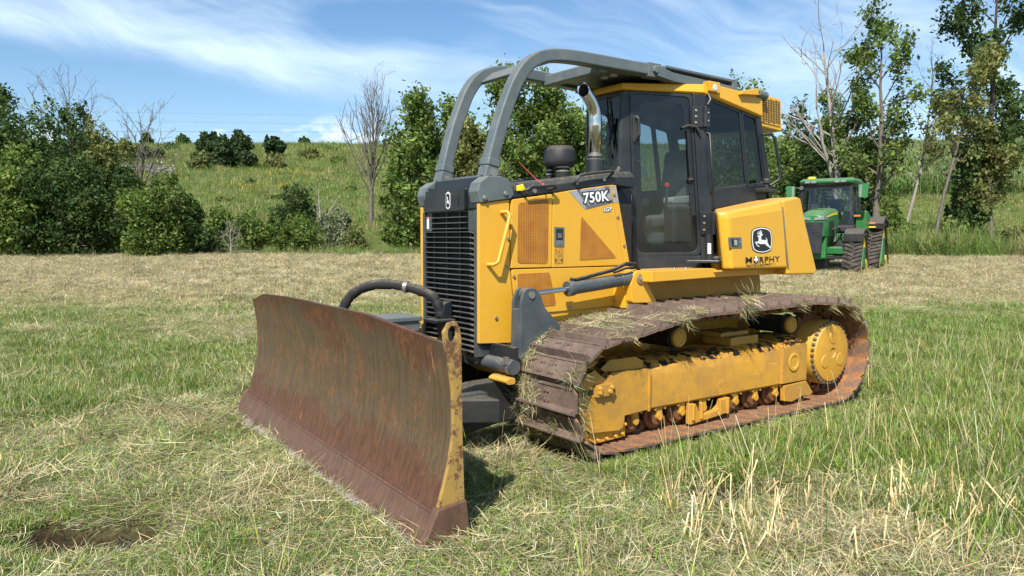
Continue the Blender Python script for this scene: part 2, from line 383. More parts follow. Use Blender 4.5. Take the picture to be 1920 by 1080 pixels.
def text_mesh(name,body,fit,mat,parent,origin,xdir,ydir,depth=.001,bold=0.,outline=None,space=1.):
    "lettering as a thin solid; origin = lower left corner, xdir along the line, ydir up, fit = (width, height) of the plain letters; outline = (name, material, extra)"
    def raw(off):
        c=bpy.data.curves.new(name,'FONT'); c.body=body; c.size=1; c.extrude=.5; c.offset=off; c.space_character=space; c.resolution_u=4
        t=bpy.data.objects.new(name+'_src',c); COL.objects.link(t); dg=bpy.context.evaluated_depsgraph_get(); me=bpy.data.meshes.new_from_object(t.evaluated_get(dg))
        bpy.data.objects.remove(t); bpy.data.curves.remove(c); return me
    me=raw(bold); co=np.empty(len(me.vertices)*3,np.float32); me.vertices.foreach_get('co',co); co=co.reshape(-1,3); lo=co.min(0); sz=co.max(0)-lo
    res=[]
    for nm,mesh,mt,lift in ([(outline[0],raw(bold+outline[2]),outline[1],0.)] if outline else [])+[(name,me,mat,.0015)]:
        o=bpy.data.objects.new(nm,mesh); COL.objects.link(o); mesh.name=nm; mesh.materials.clear(); mesh.materials.append(mt); o.parent=parent
        x=Vector(xdir).normalized(); y=Vector(ydir).normalized(); z=x.cross(y).normalized()
        mm=Matrix((x*(fit[0]/sz[0]),y*(fit[1]/sz[1]),z*depth)).transposed().to_4x4(); mm.translation=Vector(origin)+z*lift-x*(fit[0]/sz[0])*float(lo[0])-y*(fit[1]/sz[1])*float(lo[1]); o.matrix_local=mm; res.append(o)
    return res
def smooth_path(pts,n=5):
    P_=[Vector(p) for p in pts]; P_=[P_[0]*2-P_[1]]+P_+[P_[-1]*2-P_[-2]]; out=[]
    for i in range(1,len(P_)-2):
        a,b,c,d=P_[i-1:i+3]
        for k in range(n):
            t=k/n; out.append(.5*((2*b)+(c-a)*t+(2*a-5*b+4*c-d)*t*t+(-a+3*b-3*c+d)*t**3))
    out.append(P_[-2]); return out
# ================================================================== THE BULLDOZER (x forward, y to its left, z up; it stands on the origin)
DZ=empty('bulldozer'); tag(DZ,'yellow crawler bulldozer with rusty front blade and black cab, standing on cut hay','bulldozer')
def ring(mb,outer,inner,fn,t0,t1):
    n=len(outer); L=[[mb.bm.verts.new(fn(p,t)) for p in lp] for lp in (outer,inner) for t in (t0,t1)]
    o0,o1,i0,i1=L
    for k in range(n):
        j=(k+1)%n
        mb._f((o0[k],o0[j],i0[j],i0[k])); mb._f((o1[k],i1[k],i1[j],o1[j])); mb._f((o0[k],o1[k],o1[j],o0[j])); mb._f((i0[k],i0[j],i1[j],i1[k]))
def rounded(poly,r,k=4):
    out=[]; n=len(poly)
    for i in range(n):
        p=Vector(poly[i]); a=(Vector(poly[i-1])-p); b=(Vector(poly[(i+1)%n])-p); ra=min(r,a.length*.45,b.length*.45)
        a=p+a.normalized()*ra; b=p+b.normalized()*ra
        for t in range(k+1):
            u=t/k; q=a*(1-u)**2+p*2*u*(1-u)+b*u*u; out.append((q.x,q.y))
    return out
def P(s,y): return s*y
# ---- main body
mb=MB(); mb.bb(.12,1.72,-.43,.43,.78,1.93); mb.build('engine_compartment',M['dark'],DZ)
mb=MB(); mb.prism([(1.52,.62),(1.44,1.06),(.3,1.06),(.1,1.27),(-1.75,1.26),(-1.78,1.05),(-1.60,.62),(-.9,.42),(1.2,.42)],'Y',-.47,.445); mb.build('main_frame',M['yellow_worn'],DZ,.015)
for s in (1,-1):
    mb=MB(); mb.prism([(1.775,.81),(1.775,1.885),(1.492,1.925),(1.484,1.385),(1.475,1.30),(1.445,1.09),(1.445,.79)],'Y',s*.425,s*.46); mb.mi=1
    for x,z in ((1.505,1.83),(1.505,1.62),(1.505,1.40),(1.62,1.0)): mb.hexbolt((x,s*.46,z),(0,s,0),.016)
    np_=mb.build('nose_panel',[M['yellow'],M['bolt']],DZ,.004)
    mb=MB(); mb.tube([(1.575,s*.465,1.825),(1.56,s*.530,1.825),(1.545,s*.545,1.80),(1.60,s*.545,1.62),(1.655,s*.545,1.44),(1.685,s*.530,1.42),(1.70,s*.465,1.42)],.0155,10); mb.build('grab_handle',M['yellow'],np_,smooth=60)
    # upper hinged engine door with its perforated screen
    mb=MB(); mb.prism([(1.474,1.925),(1.062,1.985),(1.068,1.385),(1.478,1.385)],'Y',s*.43,s*.468); dr=mb.build('engine_door',M['yellow'],DZ,.006)
    mb=MB(); mb.prism(rounded([(1.412,1.90),(1.105,1.942),(1.113,1.415),(1.42,1.425)],.03),'Y',s*.462,s*.4715); mb.build('vent_screen',M['screen'],dr)
    mb=MB(); mb.prism([(1.056,1.986),(.88,2.018),(.415,2.085),(.24,1.385),(1.062,1.383)],'Y',s*.43,s*.466); sp=mb.build('engine_side_panel',M['yellow'],DZ,.005)
    mb=MB(); mb.prism(rounded([(.752,1.81),(.335,1.452),(.765,1.438)],.022),'Y',s*.46,s*.4695); mb.build('vent_screen',M['screen'],sp)
    mb=MB(); mb.bb(.94,1.042,s*.462,s*.474,1.56,1.715); mb.mi=1; mb.bb(.955,1.027,s*.47,s*.4755,1.61,1.70); mb.mi=2; mb.bb(.972,1.012,s*.472,s*.481,1.625,1.665); mb.mi=3; mb.cyl((.99,s*.47,1.585),(.99,s*.48,1.585),.010,10)
    mb.build('door_latch',[M['grey'],M['dark'],M['grey'],M['bolt']],sp)
    mb=MB(); mb.prism([(.405,2.088),(.345,2.085),(.165,1.383),(.232,1.383)],'Y',s*.42,s*.462); mb.mi=1
    for x,z in ((.325,1.81),(.245,1.56),(.372,2.0)): mb.hexbolt((x,s*.462,z),(0,s,0),.014)
    mb.build('rear_strip_panel',[M['yellow'],M['bolt']],DZ,.004)
    mb=MB(); mb.prism(rounded([(1.472,1.376),(.16,1.376),(.27,1.09),(.36,1.03),(1.03,1.015),(1.38,1.02),(1.43,1.09)],.03),'Y',s*.42,s*.466); mb.mi=1
    for x,z in ((1.452,1.32),(1.452,1.14),(.86,1.045),(.36,1.08)): mb.hexbolt((x,s*.466,z),(0,s,0),.015)
    lp=mb.build('lower_engine_panel',[M['yellow'],M['bolt']],DZ,.004)
    mb=MB(); mb.prism(rounded([(1.418,1.34),(1.092,1.345),(1.022,1.09),(1.04,1.07),(1.40,1.07)],.02),'Y',s*.46,s*.4705); mb.build('vent_screen',M['screen'],lp)
    # yellow side plate below
    mb=MB(); mb.prism([(1.43,1.01),(.3,1.02),(.2,.75),(1.43,.75)],'Y',s*.41,s*.452); mb.build('lower_side_plate',M['yellow'],DZ,.004)
# decals of the left side
sp=[o for o in DZ.children if o.name.startswith('engine_side_panel')][0]; rs=[o for o in DZ.children if o.name.startswith('rear_strip')][0]
y0=.4665
def flat(name,poly,y,mat,parent,t=.0012):
    mb=MB(); mb.prism(poly,'Y',y-.002,y+t); return mb.build(name,mat,parent)
dc=flat('model_decal',[(.888,2.012),(.425,2.078),(.386,1.935),(.71,1.868)],y0+.001,M['silver'],sp)
flat('decal_stripe',[(.80,2.024),(.775,2.027),(.70,1.955),(.665,1.89),(.70,1.885),(.725,1.94)],y0+.003,M['silver_dark'],dc)
flat('decal_stripe',[(.665,1.905),(.385,1.962),(.388,1.937),(.70,1.871)],y0+.0026,M['silver_dark'],dc)
flat('decal_stripe',[(.50,2.067),(.44,2.075),(.425,2.02),(.44,2.01)],y0+.0028,M['silver_dark'],dc)
flat('strip_decal',[(.400,2.082),(.352,2.082),(.315,1.935),(.362,1.935)],.4635,M['silver'],rs)
xd=Vector((-1,0,.13)).normalized(); yd=Vector((.10,0,1)).normalized()
text_mesh('model_number','750K',(.292,.092),M['white'],dc,(.726,y0+.0042,1.913),xd,yd,bold=.03,outline=('model_number_outline',M['ink'],.085),space=1.08)
text_mesh('suffix_lettering','LGP',(.088,.038),M['white'],dc,(.492,y0+.0035,1.852),xd,yd,bold=.03,outline=('suffix_outline',M['ink'],.07),space=1.2)
mb=MB(); mb.bb(.942,1.038,.465,.4672,1.41,1.55); mb.mi=1
fr=lambda x0,x1,z0,z1,w=.0022:[mb.bb(a,b,.4668,.4678,c,d) for a,b,c,d in ((x0,x1,z0,z0+w),(x0,x1,z1-w,z1),(x0,x0+w,z0+w,z1-w),(x1-w,x1,z0+w,z1-w))]
fr(.945,1.035,1.413,1.547); fr(.962,.985,1.49,1.535); fr(.985,1.005,1.50,1.515); fr(.955,1.01,1.472,1.482)
mb.prism([(1.008,1.518),(1.028,1.518),(1.018,1.536)],'Y',.4668,.4678); mb.prism([(.95,1.462),(.975,1.44),(.95,1.418)],'Y',.4668,.4676); mb.prism([(1.03,1.462),(1.005,1.44),(1.03,1.418)],'Y',.4668,.4676); fr(.978,1.002,1.42,1.46)
for z in (1.505,1.497,1.489): mb.bb(1.008,1.03,.4668,.4676,z,z+.002)
mb.build('service_pictogram_decal',[M['yellow_worn'],M['dark_olive']],sp)
# ---- hood
def hsec(x,z0,z1,w=.462,t=.40): return [(x,-w,z0),(x,-w,z1-.055),(x,-(w-.03),z1-.018),(x,-t,z1),(x,t,z1),(x,w-.03,z1-.018),(x,w,z1-.055),(x,w,z0)]
mb=MB(); mb.loft([hsec(1.50,1.93,2.045),hsec(.95,2.012,2.125),hsec(.41,2.09,2.20),hsec(.12,2.07,2.22)]); hood=mb.build('hood',M['black'],DZ,.008)
for s in (1,-1):
    mb=MB(); mb.tube([(1.385,s*.455,1.985),(1.375,s*.52,1.995),(1.32,s*.535,2.03),(1.10,s*.535,2.045),(1.07,s*.525,2.03),(1.11,s*.455,2.02)],.0125,8); mb.mi=1; mb.hexbolt((1.25,s*.46,2.0),(0,s,0),.018,.02); mb.hexbolt((1.37,s*.47,1.985),(0,s,0),.012,.02)
    mb.build('hood_rail',[M['black'],M['bolt']],hood,smooth=50)
    mb=MB(); mb.tube([(.83,s*.455,2.075),(.835,s*.50,2.095),(.80,s*.505,2.145),(.70,s*.50,2.165),(.44,s*.50,2.20),(.405,s*.49,2.19),(.44,s*.455,2.15)],.0125,8); mb.mi=1; mb.hexbolt((.50,s*.46,2.13),(0,s,0),.018,.02); mb.hexbolt((.815,s*.465,2.08),(0,s,0),.013,.02)
    mb.build('hood_rail',[M['black'],M['bolt']],hood,smooth=50)
# yellow plastic tag and the red ribbon caught on the rail
mb=MB(); mb.loft([[(1.43,.47,1.995),(1.43,.475,1.995),(1.43,.475,2.03),(1.43,.47,2.035)],[(1.37,.475,2.0),(1.37,.48,2.0),(1.37,.48,2.045),(1.37,.475,2.05)],[(1.33,.47,1.985),(1.33,.475,1.985),(1.33,.475,1.995),(1.33,.47,1.995)]]); mb.build('yellow_tag',M['lemon'],hood)
mb=MB(); mb.tube([(1.19,.51,2.045),(1.24,.47,2.10),(1.31,.44,2.17),(1.37,.42,2.23)],[.004,.004,.003,.002],5); mb.tube([(1.19,.50,2.06),(1.19,.517,2.05),(1.19,.515,2.03)],.005,5); mb.build('red_ribbon',M['ribbon'],hood)
# ---- front of the nose: black housing, slatted guard
mb=MB(); mb.prism(rounded([(-.42,1.83),(-.42,2.0),(-.36,2.04),(.36,2.04),(.43,2.0),(.43,1.83)],.03),'X',1.60,1.755); mb.prism(rounded([(-.375,1.84),(-.375,1.985),(-.34,2.015),(.27,2.015),(.275,1.84)],.02),'X',1.75,1.79); mb.prism([(.305,1.855),(.305,2.0),(.42,2.0),(.42,1.855)],'X',1.75,1.77); mb.mi=1
for y in [-.33+.028*i for i in range(4)]+[.095+.022*i for i in range(5)]+[.185+.03*i-.0 for i in range(3)]:
    zz=(1.875,1.965)
    mb.bb(1.7885,1.7915,y,y+.011,*zz)
housing=mb.build('grille_housing',[M['black'],M['dark']],DZ,.006)
mb=MB(); mb.bb(1.60,1.64,-.42,.44,.70,1.86); mb.build('radiator_core',M['dark'],DZ)
mb=MB()
for y in (-.40,.405): mb.bb(1.62,1.775,y-.018,y+.018,.70,1.84)
mb.bb(1.70,1.76,.285,.385,1.68,1.835); mb.bb(1.70,1.76,-.385,-.285,1.68,1.835)
for y in (-.285,-.08,.125,.285): mb.bb(1.67,1.74,y-.005,y+.005,.70,1.83)
z=1.66
rg=random.Random(3)
zs=[1.79,1.745,1.70]
for z in zs: mb.bb(1.70,1.785,-.28,.28,z-.004,z+.004)
for i in range(23):
    z=1.665-.0425*i; j=rg.uniform(-.006,.006) if 3<i<9 else 0
    pts=[(-.39,0),(-.345,.012),(-.1,.012+j),(.05,.012-j),(.335,.012),(.395,-.012)]
    for (ya,da),(yb,db) in zip(pts,pts[1:]):
        xa=1.79 if abs(ya)<.36 else 1.755; xb=1.79 if abs(yb)<.36 else 1.755
        za,zb=z+da*.3+(.0 if abs(ya)<.36 else -.012),z+db*.3+(0 if abs(yb)<.36 else -.012)
        mb.loft([[(1.68,ya,za+.004),(xa,ya,za),(xa,ya,za+.006),(1.68,ya,za+.010)],[(1.68,yb,zb+.004),(xb,yb,zb),(xb,yb,zb+.006),(1.68,yb,zb+.010)]])
grille=mb.build('grille_guard',M['slat'],DZ)
mb=MB(); mb.bb(1.7605,1.764,-.365,-.335,1.70,1.80); mb.mi=1; mb.bb(1.764,1.766,-.365,-.335,1.785,1.80); mb.build('warning_label',[M['white'],M['orange']],grille)
# ---- grey mounting feet of the roll bars with clevis ears and pins
mb=MB(); mb.prism([(1.72,1.995),(1.70,2.10),(1.60,2.13),(1.58,2.0)],'Y',-.33,.33); mb.build('cross_member',M['black'],DZ,.004)
for s in (1,-1):
    mb=MB(); mb.prism([(1.775,1.89),(1.488,1.93),(1.455,1.965),(1.505,2.08),(1.58,2.10),(1.70,2.10),(1.775,2.05),(1.80,1.98),(1.785,1.93)],'Y',s*.34,s*.478)
    for y in (.282,.372): mb.prism(rounded([(1.70,2.05),(1.655,2.20),(1.59,2.215),(1.545,2.16),(1.53,2.05)],.03),'Y',s*y,s*(y+.03))
    mb.mi=1; mb.hexbolt((1.74,s*.478,1.93),(0,s,0),.022,.018); mb.hexbolt((1.545,s*.478,1.97),(0,s,0),.022,.018); ft=mb.build('roll_bar_foot',[M['grey'],M['bolt']],DZ,.008)
    mb=MB(); mb.cyl((1.61,s*.26,2.13),(1.61,s*.405,2.13),.022,14); mb.hexbolt((1.61,s*.402,2.13),(0,s,0),.034,.025); mb.build('pin',M['bolt'],ft)
    path=[(1.62,.342,2.10),(1.588,.345,2.26),(1.50,.355,2.55),(1.41,.36,2.775),(1.345,.365,2.90),(1.255,.37,3.01),(1.13,.377,3.085),(.97,.385,3.12),(.75,.39,3.133),(.35,.41,3.13),(-.05,.44,3.125),(-.22,.45,3.122)]
    mb=MB(); mb.tube(smooth_path([(a,s*b,c) for a,b,c in path],3),.06,square=(.052,.056),upv=(0,1,0)); sw=mb.build('roll_bar',M['grey'],DZ,.012,2)
    mb=MB(); q=[Vector((a,s*b,c)) for a,b,c in path[:2]]; d=(q[1]-q[0]).normalized(); mb.tube([q[1]-d*.075,q[1]-d*.02],.06,square=(.062,.068),upv=(0,1,0)); mb.build('collar',M['grey'],sw,.006)
    mb=MB(); mb.hexbolt((-.08,s*.495,3.125),(0,s,0),.035,.03); mb.bb(-.16,0,s*.40,s*.497,3.06,3.185); mb.build('joint',M['grey'],sw,.004)
# plate across the front of the two roll bars, cross bar, canopy
mb=MB(); mb.loft([[(1.245,-.31,2.985),(1.245,.31,2.985),(1.23,.31,2.965),(1.23,-.31,2.965)],[(1.12,-.32,3.085),(1.12,.32,3.085),(1.105,.32,3.065),(1.105,-.32,3.065)],[(.86,-.33,3.135),(.86,.33,3.135),(.86,.33,3.115),(.86,-.33,3.115)]]); mb.build('front_plate',M['grey'],DZ)
mb=MB(); mb.tube([(.45,-.40,3.10),(.45,.40,3.10)],.05,square=(.05,.05),upv=(1,0,0)); mb.build('cross_bar',M['grey'],DZ,.01)
mb=MB(); mb.prism([(.42,3.10),(.42,3.125),(-1.15,3.125),(-1.15,3.10)],'Y',-.42,.42); mb.mi=0
for s in (1,-1):
    mb.prism([(-.10,3.165),(-.10,3.07),(-.3,3.045),(-1.2,3.03),(-1.22,3.10),(-.3,3.125)],'Y',s*.42,s*.52)
    mb.prism([(-.22,3.185),(-.2,3.16),(-1.18,3.15),(-1.22,3.175)],'Y',s*.36,s*.50)
    mb.prism([(-.25,3.18),(-.25,3.12),(-1.19,3.11),(-1.19,3.17)],'Y',s*.40,s*.42)
mb.bb(-1.24,-1.17,-.5,.5,3.06,3.175)
cp=mb.build('canopy',M['grey'],DZ,.006)
for y in (.1,.22):
    mb=MB(); mb.cyl((.16,y,3.101),(.16,y,3.085),.035,14); mb.build('canopy_lamp',M['lens'],cp)
# ---- exhaust pipe and air pre-cleaner
mb=MB(); mb.lathe([(.085,0),(.082,.14),(.066,.15),(.066,.17)],(.45,.30,2.17),'Z',20); ex0=mb.build('exhaust_base',M['black'],DZ,smooth=40)
def bez(p0,p1,p2,n): return [tuple(Vector(p0)*(1-t)**2+Vector(p1)*2*t*(1-t)+Vector(p2)*t*t) for t in [i/n for i in range(n+1)]]
path=[(.45,.30,2.33),(.45,.30,2.64)]+bez((.45,.30,2.67),(.45,.30,2.79),(.595,.30,2.905),9)
def mouth(mb,seg,P0):
    "cut the pipe end off upright"
    mb.bm.verts.ensure_lookup_table(); n=Vector((.93,.36,.10)).normalized(); t=(Vector(path[-1])-Vector(path[-2])).normalized(); P0=Vector(P0)
    for v in mb.bm.verts[-seg:]: v.co+=t*((P0-v.co).dot(n)/t.dot(n))
mb=MB(); mb.tube(path,.056,24,cap=False,upv=(0,1,0)); mouth(mb,24,path[-1]); ex=mb.build('exhaust_pipe',M['chrome'],DZ,smooth=60); so=ex.modifiers.new('wall','SOLIDIFY'); so.thickness=.006; so.offset=-1
mb=MB(); mb.tube(path,.0490,20,cap=False,upv=(0,1,0)); mouth(mb,20,Vector(path[-1])-Vector((.012,0,0))); mb.build('exhaust_inside',M['dark'],ex,smooth=60)
mb=MB(); mb.lathe([(.058,0),(.063,.003),(.063,.022),(.058,.025)],(.45,.30,2.335),'Z',24); mb.build('clamp',M['bolt'],ex)
mb=MB(); mb.lathe([(.05,2.25),(.115,2.25),(.130,2.262),(.140,2.285),(.142,2.30),(.140,2.380),(.130,2.402),(.098,2.428),(.02,2.432)],(.70,.12,0),'Z',36); pc=mb.build('air_precleaner',M['plastic'],DZ,smooth=35)
mb=MB(); mb.cyl((.70,.16,2.05),(.70,.16,2.26),.062,20); mb.cyl((.74,.03,2.05),(.74,.03,2.26),.035,14); mb.mi=1
for z in (2.20,2.235): mb.lathe([(.063,0),(.066,.002),(.066,.012),(.063,.014)],(.70,.16,z),'Z',20); mb.lathe([(.036,0),(.039,.002),(.039,.012),(.036,.014)],(.74,.03,z-.02),'Z',16)
mb.build('intake_stack',[M['rubber'],M['bolt']],pc,smooth=40)
# ---- cab, six-sided in plan
DA=Vector((0,.25,0)); DB=Vector((-.63,.57,0)); DD=(DB-DA).normalized(); DN=Vector((DD.y*-1,DD.x,0)); DN=Vector((-DD.y,DD.x,0)); DN=DN if DN.y>0 else -DN
def dp(sg):
    def f(p,t):
        q=DA+DD*p[0]+DN*t; return (q.x,sg*q.y,p[1])
    return f
def sidep(sg,yy=.585):
    return lambda p,t:(p[0],sg*(yy+t),p[1])
outer=rounded([(0.0,2.965),(.60,2.95),(.715,1.50),(.695,1.465),(.09,1.455),(.065,1.52)],.02,2)
inner=rounded([(.028,2.940),(.575,2.928),(.688,1.56),(.655,1.495),(.125,1.488),(.088,1.56)],.05,2)
CAB=[]
for s in (1,-1):
    f=dp(s)
    mb=MB(); ring(mb,outer,inner,f,-.02,.03); d=mb.build('cab_door',M['black'],DZ,.004)
    mb=MB(); g=[(a,b) for a,b in inner]; mb._f([mb.bm.verts.new(f(p,.015)) for p in g]); mb.build('door_glass',M['glass'],d)
    # black ceramic border printed round the pane
    mb=MB(); inn=rounded([(.095,2.875),(.515,2.865),(.635,1.63),(.595,1.575),(.205,1.57),(.145,1.67)],.06,2); ring(mb,inner,inn,f,.017,.0185); mb.build('glass_border',M['frit'],d)
    mb=MB(); h=[(.028,2.745),(.09,2.745),(.095,2.50),(.035,2.50)]
    mb.loft([[f(p,.03) for p in rounded(h,.02,2)],[f(p,.045) for p in rounded(h,.02,2)]]); mb.tube([f((.06,2.72),.04),f((.075,2.71),.075),f((.08,2.56),.075),f((.065,2.52),.04)],.016,8); mb.mi=1; q=Vector(f((.075,2.735),.045)); mb.dome(q,.008)
    mb.build('door_handle',[M['plastic'],M['bolt']],d,.004)
    mb=MB(); a=f((.165,2.02),.02); mb.tube([f((.02,2.03),.03),f((.02,2.02),.055),f((.02,1.97),.055),f((.02,1.955),.03)],.006,6); mb.build('striker',M['bolt'],d)
    # gas strut with bent rubber boot on the rear edge
    mb=MB(); mb.tube([f((.56,2.62),.04),f((.575,2.4),.045),f((.595,2.17),.045)],.009,8); mb.tube([f((.60,2.17),.02),f((.60,2.15),.05)],.025,10); mb.tube([f((.51,2.64),.03),f((.56,2.66),.05),f((.63,2.65),.07),f((.67,2.58),.07)],.013,8); mb.build('door_strut',M['rubber'],d,smooth=50)
    # pillar behind the door with two bolted hinges
    mb=MB(); mb.loft([[f(p,t) for p,t in (((.60,2.96),.0),((.60,2.96),.045),((.73,2.94),.045),((.74,2.94),-.03))],[f(p,t) for p,t in (((.72,1.42),.0),((.72,1.42),.045),((.84,1.42),.045),((.85,1.42),-.03))]]); pil=mb.build('door_pillar',M['black'],DZ,.008)
    for zt,zb,so in ((2.835,2.65,.60),(1.87,1.66,.70)):
        mb=MB(); k=.0; mb.loft([[f(p,.046) for p in ((so,zb),(so-.01,zt),(so+.11,zt),(so+.11,zb))],[f(p,.066) for p in ((so,zb),(so-.01,zt),(so+.11,zt),(so+.11,zb))]])
        mb.tube([f((so+.115,zb+.0),.075),f((so+.115,zt-.0),.075)],.02,12); mb.loft([[f(p,.05) for p in ((so+.115,zb),(so+.115,zt),(so+.16,zt),(so+.165,zb))],[f(p,.07) for p in ((so+.115,zb),(so+.115,zt),(so+.16,zt),(so+.165,zb))]]); mb.mi=1
        for q in (.2,.5,.8): mb.hexbolt(f((so+.025,zb+(zt-zb)*q),.066),tuple(Vector((DN.x,s*DN.y,0))),.013,.012)
        for q in (.3,.7): mb.hexbolt(f((so+.145,zb+(zt-zb)*q),.07),tuple(Vector((DN.x,s*DN.y,0))),.010,.010)
        mb.build('hinge',[M['black'],M['bolt']],pil,.003)
    mb=MB(); mb.tube([f((.745,2.60),.04),f((.755,2.585),.085),f((.80,2.10),.09),f((.80,2.06),.07),f((.795,2.04),.04)],.014,8); mb.tube([f((.75,2.95),.05),f((.76,2.9),.08),f((.735,2.85),.075)],.018,8); mb.build('grab_rail',M['black'],pil,smooth=50)
    mb=MB(); mb.cyl(f((.78,1.66),.045),f((.795,1.42),.045),.042,14); mb.build('mount_post',M['black'],pil)
    mb=MB(); mb.loft([[f(p,.092) for p in ((.755,1.48),(.752,1.58),(.785,1.58),(.788,1.48))],[f(p,.088) for p in ((.755,1.48),(.752,1.58),(.785,1.58),(.788,1.48))]]); mb.build('paper_tag',M['white'],pil)
    # side windows behind the pillar
    sf=sidep(s)
    w1=rounded([(-.665,2.915),(-1.165,2.842),(-1.29,2.152),(-.775,2.085)],.03,2); w2=rounded([(-1.215,2.832),(-1.425,2.80),(-1.575,2.19),(-1.335,2.158)],.03,2)
    mb=MB(); ring(mb,rounded([(-.62,2.955),(-1.19,2.87),(-1.312,2.125),(-.735,2.045)],.02,2),w1,sf,-.03,.0); ring(mb,rounded([(-1.1905,2.87),(-1.465,2.83),(-1.635,2.16),(-1.3125,2.125)],.02,2),w2,sf,-.03,.004); wf=mb.build('side_window_frame',M['black'],DZ,.003)
    mb=MB(); [mb._f([mb.bm.verts.new(sf(p,-.008)) for p in w]) for w in (w1,w2)]; mb.build('side_glass',M['glass_dark'],wf)
    mb=MB(); mb.tube([(-1.455,s*.56,2.83),(-1.69,s*.56,2.02)],.03,square=(.035,.04),upv=(0,1,0)); mb.build('rear_pillar',M['black'],DZ,.01)
    mb=MB(); mb.tube([(-1.52,s*.60,2.66),(-1.58,s*.66,2.665),(-1.625,s*.67,2.62),(-1.735,s*.67,2.27),(-1.72,s*.66,2.215),(-1.65,s*.61,2.16)],.0145,8); mb.build('grab_rail',M['black'],DZ,smooth=50)
    # lower wall under the windows, down into the deck
    mb=MB(); mb.loft([[(-.66,s*.555,2.10),(-.66,s*.58,2.08),(-1.66,s*.58,2.19),(-1.66,s*.55,2.2)],[(-.72,s*.57,1.33),(-.72,s*.60,1.33),(-1.72,s*.60,1.33),(-1.72,s*.57,1.33)]]); mb.build('cab_lower_wall',M['black'],DZ,.004)
    mb=MB(); mb.loft([[f(p,t) for p,t in (((.085,1.463),-.03),((.085,1.463),.028),((.72,1.463),.028),((.72,1.463),-.03))],[f(p,t) for p,t in (((.07,1.33),-.03),((.07,1.33),.028),((.74,1.33),.028),((.74,1.33),-.03))]]); mb.build('door_sill',M['black'],DZ,.006)
    # front corner post: leans forward, broadens into a foot at the hood
    mb=MB(); mb.loft([[(.08,s*.212,2.96),(.07,s*.245,2.96),(-.005,s*.272,2.96),(-.02,s*.225,2.96)],[(.10,s*.205,2.27),(.09,s*.235,2.27),(-.02,s*.285,2.27),(-.04,s*.23,2.27)],[(.24,s*.22,2.15),(.22,s*.30,2.15),(-.04,s*.295,2.15),(-.06,s*.22,2.15)],[(.22,s*.25,1.9),(.20,s*.36,1.9),(-.06,s*.305,1.9),(-.08,s*.22,1.9)],[(.17,s*.25,1.33),(.13,s*.40,1.33),(-.09,s*.32,1.33),(-.11,s*.22,1.33)]]); mb.build('front_post',M['black'],DZ,.012)
    mb=MB(); mb.bb(-1.66,-1.42,s*.60,s*.70,2.085,2.12); mb.tube([(-1.52,s*.66,2.12),(-1.52,s*.66,2.165)],.02,8); mb.lathe([(.01,0),(.036,.01),(.036,.045),(.01,.055)],(-1.52,s*.66,2.165),'Z',12); mb.build('filler_bracket',M['plastic'],DZ,.006)
# windshield, wipers, rear wall
mb=MB(); ring(mb,[(-.24,2.955),(.24,2.955),(.235,2.215),(-.235,2.215)],[(-.222,2.92),(.222,2.92),(.218,2.25),(-.218,2.25)],lambda p,t:(.05+t+(p[1]-2.2)*.02,p[0],p[1]),-.02,.015); wsf=mb.build('windshield_frame',M['black'],DZ,.004)
mb=MB(); mb._f([mb.bm.verts.new(p) for p in ((.052,-.225,2.24),(.052,.225,2.24),(.067,.23,2.93),(.067,-.23,2.93))]); mb.build('windshield_glass',M['glass'],wsf)
mb=MB(); mb.tube([(.085,.06,2.93),(.09,.075,2.80),(.085,.15,2.40)],.008,6); mb.tube([(.085,.055,2.78),(.08,.10,2.62),(.08,.16,2.36)],.006,6); mb.box((.085,.11,2.55),(.012,.02,.36),Matrix.Rotation(-.2,3,'X')); mb.build('wiper',M['rubber'],wsf)
mb=MB(); mb.loft([[(.05,-.24,2.23),(.05,.24,2.23),(.0,.24,2.23),(.0,-.24,2.23)],[(.15,-.27,1.33),(.15,.27,1.33),(.1,.27,1.33),(.1,-.27,1.33)]]); mb.build('dash_wall',M['black'],DZ)
mb=MB(); ring(mb,[(-.57,2.80),(.57,2.80),(.57,1.40),(-.57,1.40)],[(-.50,2.72),(.50,2.72),(.50,2.16),(-.50,2.16)],lambda p,t:(-1.46+(2.8-p[1])*-.3+t,p[0],p[1]),-.03,.02); rw=mb.build('cab_rear_wall',M['black'],DZ)
mb=MB(); mb._f([mb.bm.verts.new(p) for p in ((-1.487,-.5,2.72),(-1.487,.5,2.72),(-1.655,.5,2.16),(-1.655,-.5,2.16))]); mb.build('rear_glass',M['glass_dark'],rw)
mb=MB(); mb.prism([(.12,.27),(-.68,.56),(-1.70,.56),(-1.70,-.56),(-.68,-.56),(.12,-.27)],'Z',1.31,1.345); mb.build('cab_floor',M['plastic'],DZ)
mb=MB(); lo=[(.055,-.25,2.935),(-.63,-.57,2.915),(-1.46,-.57,2.80),(-1.46,.57,2.80),(-.63,.57,2.915),(.055,.25,2.935)]; mb.loft([lo,[(a,b,c+.03) for a,b,c in lo]]); mb.build('headliner',M['seat_cloth'],DZ)
